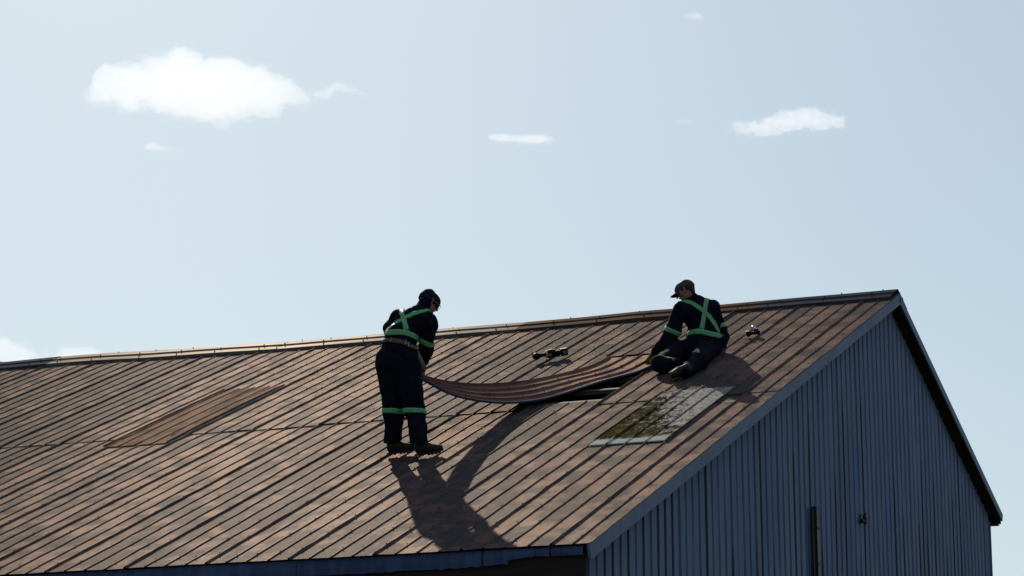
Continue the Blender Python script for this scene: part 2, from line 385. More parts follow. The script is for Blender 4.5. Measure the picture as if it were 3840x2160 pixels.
BARN_S = 24.0                               # barn length
NEND = int((BARN_S-X0)/PITCH)
front = MB()
LAP = 5.72
purl = [0.35+0.62*k for k in range(19)]
c = -1
n = -2
cols = []
nn = -2
while nn < NEND: cols.append((nn, nn+4)); nn += 4
for (a, b) in cols:
    a_ = max(a, 0.28)                         # the first sheet is cut just past the rake board
    sd_ = a+50
    j = random.uniform(-0.035, 0.035)
    if (a, b) == (10, 14):
        P = sheet_grid(a_, b, 0.0, 3.02, lift=0.012, end_lift=0.02, seed=sd_); thick_sheet(front, P, 0.006)
        P = sheet_grid(a_, b, 5.50, LS, lift=-0.004, seed=sd_+500); thick_sheet(front, P)
    elif (a, b) == (34, 38):
        P = sheet_grid(a_, b, 0.0, LAP+j, lift=0.0, end_lift=0.004, seed=sd_); thick_sheet(front, P, 0.010)
        P = sheet_grid(a_, b, LAP-0.15, LS, lift=-0.003, top_drop=0.003, seed=sd_+500); thick_sheet(front, P)
    else:
        P = sheet_grid(a_, b, 0.0, LAP+j, lift=0.0, end_lift=0.005, seed=sd_); thick_sheet(front, P, 0.012)
        P = sheet_grid(a_, b, LAP-0.15, LS+random.uniform(-.012, .012), lift=-0.003, top_drop=0.003, seed=sd_+500); thick_sheet(front, P)
# screw heads along every rib
nsheet = len(front.f)
def screw(mb, p, nrm, r=0.0075, h=0.008):
    nrm = np.asarray(nrm, float); x = np.array([1.0, 0, 0]); x -= nrm*(x@nrm); x /= np.linalg.norm(x); y = np.cross(nrm, x)
    ring = [p+(x*math.cos(k*math.pi/3)+y*math.sin(k*math.pi/3))*r for k in range(6)]
    top = [p+(x*math.cos(k*math.pi/3)+y*math.sin(k*math.pi/3))*r*0.7+nrm*h for k in range(6)]
    mb.add(ring+top, [(k, (k+1) % 6, 6+(k+1) % 6, 6+k) for k in range(6)]+[tuple(range(6, 12))])
NR = np.array([0, -SA, CA])
for k in range(1, 70):
    for i, t in enumerate(purl):
        if 10 < k < 14 and 3.0 < t < 5.6: continue
        if 33 < k < 39 and 3.0 < t < 6.2: continue
        if random.random() < 0.12: continue
        t_ = t+random.uniform(-0.05, 0.05)
        hb = 0.0190 if k % 4 == 2 else 0.0121
        screw(front, roof_pt(s_of(k), t_, hb), NR)
front.idx = [0]*nsheet+[1]*(len(front.f)-nsheet)
front.build('front_roof', [M['roof'], M['screw']], barn)

# patched-in brown sheet lying over its neighbours
pm = MB()
q, h = profile(34, 38, minor=6, amp=0.0018)
t = np.linspace(3.06, 6.14, 24)
f = (t-3.06)/3.08
P = roof_pt(np.broadcast_to(s_of(q+0.25-0.55*0)[None, :], (24, len(q))), np.broadcast_to(t[:, None], (24, len(q))),
            h[None, :]+0.006+0.005*np.sin(f*math.pi)[:, None]+(0.028*np.clip(0.22-(q-34)/4.0, 0, 1)*1.2)[None, :]*np.sin(np.clip(f*1.1, 0, 1)*math.pi)[:, None])
thick_sheet(pm, P, 0.004)
for k in range(35, 38):
    for tt in (3.2, 3.8, 4.4, 5.0, 5.6, 6.05): screw(pm, roof_pt(s_of(k+0.25), tt, 0.042), NR)
pe = MB(); R_ = P[:, 0] if P[0, 0, 0] > P[0, -1, 0] else P[:, -1]
pe.add(np.concatenate([R_+NR*0.004+np.array([0.004, 0, 0]), R_-NR*0.022+np.array([0.012, 0, 0])]), [(i, i+1, 24+i+1, 24+i) for i in range(23)])
po_ = pm.build('patch_sheet', M['patch'], barn)
pe.build('edge_highlight', M['cap_pale'], po_)  # pale strip standing in for the highlight along the sheet's right edge
po_['label'] = 'glossy brown replacement roof sheet lifting at its right edge'

# mossy translucent panel
sm = MB()
q, h = profile(3.0, 7.0)
t = np.linspace(5.36, 7.86, 20)
P = roof_pt(np.broadcast_to(s_of(q)[None, :], (20, len(q))), np.broadcast_to(t[:, None], (20, len(q))), np.broadcast_to(h[None, :]+0.014, (20, len(q))))
thick_sheet(sm, P, 0.012)
sm.build('skylight_panel', M['skylight'], barn)['label'] = 'translucent roof panel stained with brown moss'

# ridge cap in overlapping lengths
def cap_piece(s0, s1, mat, raise_, seed, side):
    r = np.random.RandomState(seed); ns = max(4, int((s1-s0)/0.35))
    s = np.linspace(s0, s1, ns)
    wob = np.interp(s, np.linspace(s0, s1, 5), r.uniform(-0.008, 0.008, 5))
    prof = [(0.0, 0.050), (0.195, 0.047), (0.205, 0.058), (0.225, 0.058), (0.235, 0.044), (0.425, 0.036), (0.432, 0.034), (0.437, -0.002)]
    V = []
    for t_, h_ in prof[::-1]: V.append(roof_pt(s, t_+np.zeros(ns), h_+raise_+wob))
    for t_, h_ in prof[1:]:
        p = roof_pt(s, t_+np.zeros(ns), h_+raise_+wob).copy(); p[:, 1] *= -1; V.append(p)
    V = np.array(V)
    return V
caps = [(0.0, 1.72, 'cap_grey'), (1.66, 4.92, 'cap_rust'), (4.86, 8.3, 'cap_pale'), (8.24, 11.75, 'cap_pale'), (11.7, 15.0, 'cap_grey'), (14.9, 18.2, 'cap_pale'), (18.1, 21.2, 'cap_rust'), (21.1, 24.0, 'cap_pale')]
for i, (a, b, mt) in enumerate(caps):
    mb = MB(); V = cap_piece(a, b, mt, 0.004*(i % 2), 40+i, 1); nu, nv = V.shape[:2]
    mb.add(V.reshape(-1, 3), grid_faces(nu, nv, flip=True))
    ss = a+0.25
    while ss < b:
        for tt in (0.21, 0.36):
            screw(mb, roof_pt(ss+random.uniform(-.06, .06), tt, 0.055 if tt < 0.3 else 0.042), NR, 0.010, 0.018)
        if random.random() < 0.7: screw(mb, roof_pt(ss+random.uniform(-.2, .2), 0.02, 0.052), NR, 0.008, 0.013)
        ss += 0.62
    mb.build('ridge_cap', M[mt], barn)

# back slope
bk = MB()
LB = W2*LS/W
q, h = profile(0.41, NEND, minor=1, amp=0.001)
s = s_of(q); tb = np.linspace(0, LB+0.03, 12)
V = np.zeros((len(tb), len(q), 3))
for i, t_ in enumerate(tb):
    p = roof_pt(s, np.zeros(len(q))+t_*0, h); p[:, 2] = Z0 - t_*SA + sag(s)*(1-t_/LS)+h*CA; p[:, 1] = t_*CA+h*SA
    V[i] = p
bk.add(V.reshape(-1, 3), grid_faces(len(tb), len(q), flip=True))
e = V[:, 0].copy(); e2 = e-np.array([0, SA, CA])*0.02
bk.add(np.concatenate([e, e2]), [(i, len(e)+i, len(e)+i+1, i+1) for i in range(len(e)-1)])
bk.build('back_roof', M['roof'], barn)

# roof deck under the back slope and underside battens (keeps the inside dark)
OV = 0.15                                   # gable overhang
def gz(y): return Z0 - SLOPE*abs(y)
def rake(y0, y1, name, drop=0.125, th=0.022, gap=0.0):
    mb = MB(); top = 0.014
    a = np.array([0.0, y0, gz(y0)-top]); b = np.array([0.0, y1, gz(y1)-top])
    d = (b-a)/np.linalg.norm(b-a); a = a+d*gap; b = b-d*gap
    nd = np.array([0, d[2], -d[1]]);
    if nd[2] > 0: nd = -nd
    mb.frame_box(a+np.array([-0.002, 0, 0]), b-a, nd*drop, (th, 0, 0))
    return mb.build(name, M['trim'], barn, bevel=0.003)
rake(-W-0.005, -7.30, 'rake_board', 0.128, 0.024, 0.002)
rake(-7.30, -3.22, 'rake_board', 0.122, 0.022, 0.002)
rake(-3.22, -0.0, 'rake_board', 0.125, 0.020, 0.0)
rake(0.0, W2+0.0, 'rake_board', 0.105, 0.020, 0.0)
# drip edge of folded steel over the rake
sf = MB()
for sgn, yy in ((-1, W-0.05), (1, W2-0.02)):
    a = np.array([-0.01, 0, Z0-0.10]); b = np.array([-0.01, sgn*yy, gz(yy)-0.10])
    sf.frame_box(a, b-a, (-OV-0.12, 0, 0), (0, 0, -0.02))
sf.build('soffit', M['soffit'], barn)

def wall_profile(y0, y1):
    ys = []; hs = []
    for k in range(int(y0/PITCH)-2, int(y1/PITCH)+2):
        big = (k % 4 == 0)
        hb, wb, wt = (0.022, 0.085, 0.034) if big else (0.017, 0.066, 0.022)
        for x, y in ((-wb, 0), (-wt, hb), (wt, hb), (wb, 0)): ys.append((k+x)*PITCH); hs.append(y)
        for i in range(1, 28):
            f_ = i/28; ys.append((k+0.1+0.8*f_)*PITCH); hs.append(0.0022*(1-math.cos(2*math.pi*7*f_)))
    ys = np.array(ys); hs = np.array(hs); o = np.argsort(ys); ys, hs = ys[o], hs[o]
    kp = (ys > y0) & (ys < y1)
    return np.concatenate([[y0], ys[kp], [y1]]), np.concatenate([[0], hs[kp], [0]])
YF, YB = -W+0.33, W2-0.20
gw = MB()
ys, hs = wall_profile(YF, YB)
top = np.array([gz(y) for y in ys])-0.10
levels = 14
V = np.zeros((levels, len(ys), 3))
for i in range(levels):
    f_ = i/(levels-1); V[i, :, 0] = -OV+hs+0.002*np.sin(ys*1.3+i); V[i, :, 1] = ys; V[i, :, 2] = top*f_
gw.add(V.reshape(-1, 3), grid_faces(levels, len(ys), flip=True))
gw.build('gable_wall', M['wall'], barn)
# lapped lower row of wall sheet near the front corner
lw = MB()
ys2, hs2 = wall_profile(YF+0.004, YF+2.1)
zt = 3.88
V = np.zeros((2, len(ys2), 3))
for i, z_ in enumerate((0.02, zt)):
    V[i, :, 0] = -OV+hs2+0.006; V[i, :, 1] = ys2; V[i, :, 2] = z_-0.03*(ys2-YF)
lw.add(V.reshape(-1, 3), grid_faces(2, len(ys2), flip=True))
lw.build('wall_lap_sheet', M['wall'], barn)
# far gable, front and back walls
ow = MB()
ow.box((-BARN_S+0.2, YF, 0), (-BARN_S+0.24, YB, gz(W)-0.3))
v = [(-BARN_S+0.22, YF, gz(W)-0.31), (-BARN_S+0.22, YB, gz(W)-0.31), (-BARN_S+0.22, YB, gz(YB)-0.12), (-BARN_S+0.22, 0, Z0-0.12), (-BARN_S+0.22, YF, gz(YF)-0.12)]
ow.add(v, [(0, 1, 2, 3, 4)])
ow.box((-BARN_S+0.2, YB-0.03, 0), (-OV-0.004, YB-0.004, gz(YB)-0.12))
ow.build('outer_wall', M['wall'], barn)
fw = MB()
fw.box((-BARN_S+0.2, YF+0.004, 0), (-OV-0.03, YF+0.05, gz(YF)-0.13))
fw.build('front_wall', M['wood_dark'], barn)
ct = MB()
ct.box((-OV-0.004, YF-0.035, 0), (-OV+0.028, YF-0.002, gz(YF)-0.15))
ct.box((-OV-0.05, YF-0.034, 0), (-OV-0.005, YF-0.004, gz(YF)-0.15))
ct.build('corner_trim', M['trim'], barn)
ct = MB()
ct.box((-OV-0.01, YB+0.002, 0), (-OV+0.03, YB+0.03, gz(W2)-0.12))
ct.build('corner_trim', M['trim'], barn)
# boxed eave end on the far side
eb = MB()
eb.box((-OV-0.9, YB+0.035, gz(W2)-0.175), (-0.03, W2-0.05, gz(W2)-0.13))
eb.box((-OV-0.9, W2-0.045, gz(W2)-0.145), (-0.012, W2-0.004, gz(W2)-0.02))
eb.build('eave_box', M['soffit'], barn, bevel=0.004)

# front eave: dark fascia board and the torn metal strip hanging over it
ze = Z0-H
fb = MB()
fb.box((-BARN_S, -W+0.060, ze-0.26), (-0.035, -W+0.095, ze+0.0))
fb.build('eave_fascia', M['wood_dark'], barn)
sf2 = MB()
sf2.box((-BARN_S, -W+0.097, ze-0.05), (-OV-0.10, YF, ze-0.03))
sf2.build('eave_soffit', M['wood_dark'], barn)
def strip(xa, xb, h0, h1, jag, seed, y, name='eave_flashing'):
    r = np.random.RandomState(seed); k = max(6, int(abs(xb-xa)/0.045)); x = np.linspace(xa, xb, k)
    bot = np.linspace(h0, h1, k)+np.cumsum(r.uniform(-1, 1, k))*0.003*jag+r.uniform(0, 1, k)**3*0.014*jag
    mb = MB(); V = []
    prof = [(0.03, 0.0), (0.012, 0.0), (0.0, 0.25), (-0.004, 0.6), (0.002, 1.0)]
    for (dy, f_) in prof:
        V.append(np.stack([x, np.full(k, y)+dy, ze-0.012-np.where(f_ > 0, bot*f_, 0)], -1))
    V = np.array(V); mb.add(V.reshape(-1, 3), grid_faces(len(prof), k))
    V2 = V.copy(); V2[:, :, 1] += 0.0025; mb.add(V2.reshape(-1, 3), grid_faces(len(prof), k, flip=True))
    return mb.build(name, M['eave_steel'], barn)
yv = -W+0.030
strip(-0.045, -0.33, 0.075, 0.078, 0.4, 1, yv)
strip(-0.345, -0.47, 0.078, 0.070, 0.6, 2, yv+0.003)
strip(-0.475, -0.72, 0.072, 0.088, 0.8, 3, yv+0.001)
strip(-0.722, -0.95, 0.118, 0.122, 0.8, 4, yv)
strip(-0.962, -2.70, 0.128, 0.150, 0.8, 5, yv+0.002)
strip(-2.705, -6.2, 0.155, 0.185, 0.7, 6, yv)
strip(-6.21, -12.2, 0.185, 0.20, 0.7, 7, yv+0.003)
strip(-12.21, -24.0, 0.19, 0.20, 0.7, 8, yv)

# timbers seen through the open bay
for tt in (0.6, 1.2, 1.8, 2.42, 3.04, 3.62, 4.22, 4.80, 5.40, 6.0):
    mb = MB(); p = roof_pt(0.30, tt, -0.006); p2 = roof_pt(6.2, tt, -0.006)
    mb.frame_box(p, p2-p, np.array([0, -CA, -SA])*0.075, -NR*0.045)
    mb.build('purlin', M['purlin'], barn)
for ss in (1.72, 3.1):
    mb = MB(); p = roof_pt(ss, 0.4, -0.055); p2 = roof_pt(ss, 11.4, -0.055)
    mb.frame_box(p, p2-p, (-0.045, 0, 0), -NR*0.19)
    mb.build('rafter', M['wood_dark'], barn)

# ------------------------------------------------------------------ things on the gable
def gable_pt(px, py, x):                    # where a sight line meets the plane at this x
    v = ray(px, py); k = (x-CAM[0])/v[0]; return CAM+v*k
post = thing('timber_post', 'grey weathered timber post standing upright against the blue gable wall', 'post')
a = gable_pt(3063, 1896, -OV+0.072); b = gable_pt(3048, 1904, -OV+0.05)
mb = MB(); mb.box((-OV+0.028, a[1], 0), (-OV+0.072, a[1]+0.10, a[2])); mb.build('tall_board', M['post'], post, bevel=0.004)
mb = MB(); mb.box((-OV+0.027, a[1]-0.014, 0), (-OV+0.068, a[1]-0.003, a[2]-0.01)); mb.build('dark_edge', M['post_dark'], post)  # slim dark slab over the tall board's front side
mb = MB(); mb.box((-OV+0.028, b[1]-0.06, 0), (-OV+0.060, b[1]+0.0, b[2])); mb.build('short_board', M['post_dark'], post, bevel=0.003)
for dz in (0.24, 0.62, 1.0):
    wires = MB(); y = a[1]; wires.tube([(-OV+0.078, y-0.02, a[2]-dz), (-OV+0.082, y+0.04, a[2]-dz-0.01), (-OV+0.078, y+0.11, a[2]-dz+0.01)], 0.004)
    wires.build('wire_tie', M['iron'], post)

ins = thing('insulator_bracket', 'small dark wire bracket with brown ceramic insulators on the gable wall', 'insulator')
c0 = gable_pt(3236, 1948, -OV+0.05); y0 = c0[1]; z0 = c0[2]
mb = MB()
mb.tube([(-OV+0.03, y0-0.03, z0+0.042), (-OV+0.055, y0, z0+0.040), (-OV+0.075, y0+0.02, z0+0.036)], 0.006)
mb.tube([(-OV+0.03, y0-0.03, z0-0.036), (-OV+0.055, y0, z0-0.034), (-OV+0.075, y0+0.02, z0-0.030)], 0.006)
mb.box((-OV+0.021, y0-0.04, z0-0.05), (-OV+0.034, y0-0.02, z0+0.055))
mb.tube([(-OV+0.07, y0+0.02, z0-0.075), (-OV+0.07, y0+0.02, z0+0.06)], 0.007)
mb.build('bracket', M['iron'], ins)
for dz in (0.030, -0.024):
    mb = MB(); mb.lathe((-OV+0.07, y0+0.02, z0+dz-0.026), (-OV+0.07, y0+0.02, z0+dz+0.026), [(0, .016), (.15, .030), (.4, .030), (.5, .018), (.6, .026), (.85, .024), (1, .012)], 16)
    mb.build('insulator', M['ceramic'], ins, smooth=True)
mb = MB(); mb.lathe((-OV+0.07, y0+0.02, z0+0.055), (-OV+0.07, y0+0.02, z0+0.085), [(0, .014), (.4, .02), (.8, .017), (1, .008)], 12); mb.build('bolt_cap', M['iron'], ins, smooth=True)
mb = MB(); mb.lathe((-OV+0.035, y0-0.03, z0-0.02), (-OV+0.075, y0-0.03, z0-0.02), [(0, .022), (.5, .026), (1, .012)], 12); mb.build('wall_insulator', M['ceramic'], ins, smooth=True)

# ------------------------------------------------------------------ solid modelling by distance fields
def surface_nets(v, org, h):
    s = v < 0
    nx, ny, nz = v.shape
    cnt = np.zeros((nx-1, ny-1, nz-1), np.int8)
    cs = [(i, j, k) for i in (0, 1) for j in (0, 1) for k in (0, 1)]
    sl = lambda a, c_: a[c_[0]:c_[0]+nx-1, c_[1]:c_[1]+ny-1, c_[2]:c_[2]+nz-1]
    for c_ in cs: cnt += sl(s, c_)
    act = (cnt > 0) & (cnt < 8)
    I = np.argwhere(act); idx = -np.ones(act.shape, np.int64); idx[act] = np.arange(len(I))
    pos = np.zeros((len(I), 3)); num = np.zeros(len(I))
    for a in range(8):
        for ax in range(3):
            if cs[a][ax]: continue
            bc = list(cs[a]); bc[ax] = 1
            va = v[I[:, 0]+cs[a][0], I[:, 1]+cs[a][1], I[:, 2]+cs[a][2]]; vb = v[I[:, 0]+bc[0], I[:, 1]+bc[1], I[:, 2]+bc[2]]
            x = (va < 0) != (vb < 0); t_ = va[x]/(va[x]-vb[x])
            p = np.array(cs[a], float)[None, :].repeat(x.sum(), 0); p[:, ax] += t_
            pos[x] += p; num[x] += 1
    pos = (I+pos/num[:, None])*h+org
    Q = []
    for ax in range(3):
        sh = [nx, ny, nz]; sh[ax] -= 1
        o1, o2 = [(1, 2), (2, 0), (0, 1)][ax]
        A = [slice(None)]*3; B = [slice(None)]*3; A[ax] = slice(0, -1); B[ax] = slice(1, None)
        sa_, sb_ = s[tuple(A)], s[tuple(B)]
        e_ = np.argwhere(sa_ != sb_)
        e_ = e_[(e_[:, o1] > 0) & (e_[:, o2] > 0) & (e_[:, o1] < v.shape[o1]-1) & (e_[:, o2] < v.shape[o2]-1)]
        if not len(e_): continue
        def cell(d1, d2):
            q_ = e_.copy(); q_[:, o1] += d1; q_[:, o2] += d2; return idx[q_[:, 0], q_[:, 1], q_[:, 2]]
        quad = np.stack([cell(-1, -1), cell(0, -1), cell(0, 0), cell(-1, 0)], -1)
        ins_ = sa_[e_[:, 0], e_[:, 1], e_[:, 2]]
        quad[~ins_] = quad[~ins_][:, ::-1]
        Q.append(quad)
    return pos, np.concatenate(Q)

def vnoise(P, freq, seed):                  # smooth lattice noise in -1..1
    r = np.random.RandomState(seed); G = r.uniform(-1, 1, (32, 32, 32))
    q = P*freq; i = np.floor(q).astype(int); f_ = q-i; f_ = f_*f_*(3-2*f_)
    i &= 31; j = (i+1) & 31
    g = lambda a, b, c_: G[a, b, c_]
    x0 = g(i[..., 0], i[..., 1], i[..., 2])*(1-f_[..., 0])+g(j[..., 0], i[..., 1], i[..., 2])*f_[..., 0]
    x1 = g(i[..., 0], j[..., 1], i[..., 2])*(1-f_[..., 0])+g(j[..., 0], j[..., 1], i[..., 2])*f_[..., 0]
    x2 = g(i[..., 0], i[..., 1], j[..., 2])*(1-f_[..., 0])+g(j[..., 0], i[..., 1], j[..., 2])*f_[..., 0]
    x3 = g(i[..., 0], j[..., 1], j[..., 2])*(1-f_[..., 0])+g(j[..., 0], j[..., 1], j[..., 2])*f_[..., 0]
    y0_ = x0*(1-f_[..., 1])+x1*f_[..., 1]; y1_ = x2*(1-f_[..., 1])+x3*f_[..., 1]
    return y0_*(1-f_[..., 2])+y1_*f_[..., 2]

class Solid:
    """a smooth union of tapered capsules, meshed as one continuous surface"""
    def __init__(s, h=0.008): s.h = h; s.pr = []
    def cap(s, a, b, ra, rb=None, k=0.03, flat=None, cut=False):
        s.pr.append((np.asarray(a, float), np.asarray(b, float), ra, ra if rb is None else rb, k, flat, cut)); return s
    def chain(s, pts, rad, k=0.03, flat=None):
        for i in range(len(pts)-1): s.cap(pts[i], pts[i+1], rad[i], rad[i+1], k, flat)
        return s
    def ball(s, c_, r, k=0.03, flat=None, cut=False): return s.cap(c_, np.asarray(c_)+1e-5, r, r, k, flat, cut)
    def mesh(s, name, fold=0.0, fscale=9.0, fdir=None, seed=3, halfspaces=()):
        h = s.h
        lo = np.min([np.minimum(p[0], p[1])-max(p[2], p[3])*1.05 for p in s.pr if not p[6]], 0)-4*h
        hi = np.max([np.maximum(p[0], p[1])+max(p[2], p[3])*1.05 for p in s.pr if not p[6]], 0)+4*h
        n_ = np.ceil((hi-lo)/h).astype(int)+1
        F = np.full(n_, 0.2)
        ax = [lo[i]+h*np.arange(n_[i]) for i in range(3)]
        for a, b, ra, rb, k, flat, cut in s.pr:
            pad = max(ra, rb)*1.05+k+3*h
            i0 = np.clip(np.floor((np.minimum(a, b)-pad-lo)/h).astype(int), 0, n_); i1 = np.clip(np.ceil((np.maximum(a, b)+pad-lo)/h).astype(int)+1, 0, n_)
            if np.any(i1 <= i0): continue
            X = np.stack(np.meshgrid(*[ax[i][i0[i]:i1[i]] for i in range(3)], indexing='ij'), -1)
            A, B = a, b; mn = 1.0
            if flat is not None:
                fx, ratio = flat if isinstance(flat, tuple) else (flat, 0.7)
                fx = np.asarray(fx, float); fx = fx/np.linalg.norm(fx); g_ = 1.0/ratio-1
                X = X+(X@fx)[..., None]*fx*g_; A = A+(A@fx)*fx*g_; B = B+(B@fx)*fx*g_; mn = ratio
            d = B-A; L2 = max(d@d, 1e-12)
            t_ = np.clip(((X-A)@d)/L2, 0, 1)
            D = (np.linalg.norm(X-A-t_[..., None]*d, axis=-1)-(ra+(rb-ra)*t_))*(mn if mn < 1 else 1.0)
            sl_ = tuple(slice(i0[i], i1[i]) for i in range(3)); G = F[sl_]
            if cut:
                hh = np.clip(0.5-0.5*(G+D)/k, 0, 1); F[sl_] = G*(1-hh)-D*hh+k*hh*(1-hh)
            else:
                hh = np.clip(0.5+0.5*(G-D)/k, 0, 1); F[sl_] = G*(1-hh)+D*hh-k*hh*(1-hh)
        if fold or halfspaces:
            X = np.stack(np.meshgrid(*ax, indexing='ij'), -1)
            if fold:
                band = np.abs(F) < 0.05
                Y = X[band]
                if fdir is not None: Y = Y*np.asarray(fdir)
                nz = vnoise(Y+5, fscale, seed)+0.5*vnoise(Y+9, fscale*2.1, seed+1)
                nz = np.abs(nz)-0.35
                F[band] += fold*nz
            for (p, n__) in halfspaces:
                F = np.maximum(F, (X-np.asarray(p))@np.asarray(n__))
        v_, q_ = surface_nets(F, lo, h)
        me = mesh(name, v_, q_, True); return me

def unit(v): v = np.asarray(v, float); return v/np.linalg.norm(v)
DR = unit([CR[0], CR[1], 0]); DD = unit([CF[0], CF[1], 0]); DZ = np.array([0, 0, 1.0])
def placer(base):
    base = np.asarray(base, float)
    def P(px, py, d=0.0):
        v = ray(px, py); k = ((base-CAM)@DD+d)/(v@DD); return CAM+v*k
    return P

def bvh_of(o):
    return BVHTree.FromPolygons([v.co for v in o.data.vertices], [p.vertices for p in o.data.polygons])
def ribbon(name, pts, nrms, width, parent, mats, off=0.006, three=True, bvh=None, closed=False):
    """flat tape following a surface: green edges with a silver middle"""
    P = [np.asarray(p, float) for p in pts]; N = [np.asarray(n__, float) for n__ in nrms]; k = len(P)
    fr = [-0.5, -0.2, 0.2, 0.5] if three else [-0.5, 0.5]
    v = []; f = []; idx = []
    for i in range(k):
        a, b = (P[(i-1) % k], P[(i+1) % k]) if closed else (P[max(i-1, 0)], P[min(i+1, k-1)])
        t_ = unit(b-a); sdv = unit(np.cross(N[i], t_))
        for x in fr:
            p = P[i]+sdv*width*x
            if bvh is not None:
                loc, nn_, _, dist = bvh.find_nearest(Vector(p))
                if loc is not None and dist < 0.05: p = np.array(loc)+np.array(nn_)*off
                else: p = p+N[i]*off
            else: p = p+N[i]*off
            v.append(p)
    m_ = len(fr)
    for i in range(k if closed else k-1):
        j = (i+1) % k
        for c_ in range(m_-1):
            f.append((i*m_+c_, i*m_+c_+1, j*m_+c_+1, j*m_+c_)); idx.append(1 if (three and c_ == 1) else 0)
    o = link(name, mesh(name, v, f, True, idx), mats, parent)
    sd2 = o.modifiers.new('thickness', 'SOLIDIFY'); sd2.thickness = 0.004; sd2.offset = 0
    return o
def densify(pts, step=0.012):
    out_ = [np.asarray(pts[0], float)]
    for a, b in zip(pts[:-1], pts[1:]):
        a, b = np.asarray(a, float), np.asarray(b, float); n_ = max(1, int(np.linalg.norm(b-a)/step))
        for i in range(1, n_+1): out_.append(a+(b-a)*i/n_)
    return out_
def smooth_pts(P, it=6):
    P = np.array(P, float)
    for _ in range(it): P[1:-1] = 0.5*P[1:-1]+0.25*(P[:-2]+P[2:])
    return P
def trace(bvh, pxs, extra0=(), extra1=()):
    """lay a line of sight points on a surface; extra points continue it round the far side"""
    hits = []
    for p in densify([np.array(q_, float) for q_ in pxs], 4.0):
        v = ray(*p); loc, n__, _, d = bvh.ray_cast(Vector(CAM), Vector(v))
        if loc is not None: hits.append(np.array(loc))
    pts = list(extra0)+hits+list(extra1); pts = smooth_pts(densify(pts, 0.02), 4)
    out_ = []; nr = []
    for p in pts:
        loc, n__, _, d = bvh.find_nearest(Vector(p)); out_.append(np.array(loc)); nr.append(np.array(n__))
    return smooth_pts(out_, 3), smooth_pts(nr, 3)
def ring(bvh, c_, axis, nseg=44, maxd=0.35):
    axis = unit(axis); x = unit(np.cross(axis, [0.31, 0.2, 0.88])); y = np.cross(axis, x); P = []; N = []
    for k in range(nseg):
        an = 2*math.pi*k/nseg; d = x*math.cos(an)+y*math.sin(an)
        loc, n__, _, dist = bvh.ray_cast(Vector(c_), Vector(d), maxd)
        if loc is None:
            continue
        P.append(np.array(loc)); N.append(d)
    return P, N

def hand(sol, wrist, fdir, pnrm, curl=0.9, side=1, sc=1.0, spread=0.05, rad=0.0095):
    """palm, four unequal bent fingers and a thumb leaving the side of the palm"""
    f_ = unit(fdir); n__ = unit(np.asarray(pnrm)-f_*(np.asarray(pnrm)@f_)); l_ = np.cross(f_, n__)*side
    W_ = np.asarray(wrist, float)
    for o_ in (-0.028, 0.0, 0.028):
        sol.cap(W_+l_*o_*0.6*sc, W_+f_*0.085*sc+l_*o_*sc, 0.017*sc, 0.015*sc, 0.015)
    for i, (o_, L_) in enumerate(((-0.033, 0.092), (-0.011, 0.102), (0.011, 0.095), (0.032, 0.076))):
        p = W_+f_*0.090*sc+l_*o_*sc; ang = 0.25+0.04*i
        for j, fr in enumerate((0.46, 0.30, 0.24)):
            ang += curl*(0.55 if j == 0 else 0.75)+0.05*i
            d = unit(f_*math.cos(ang)+n__*math.sin(ang)+l_*o_*spread*8)
            q_ = p+d*L_*fr*sc; r0 = rad*sc*(1-0.1*j); sol.cap(p, q_, r0, r0*0.92, 0.004); p = q_
    p = W_+f_*0.028*sc-l_*0.026*sc; d1 = unit(-l_*0.75+f_*0.6+n__*0.45); q_ = p+d1*0.042*sc
    sol.cap(p, q_, 0.014*sc, 0.011*sc, 0.010); d2 = unit(-l_*0.1+f_*0.8+n__*0.75); sol.cap(q_, q_+d2*0.034*sc, 0.011*sc, 0.009*sc, 0.004)

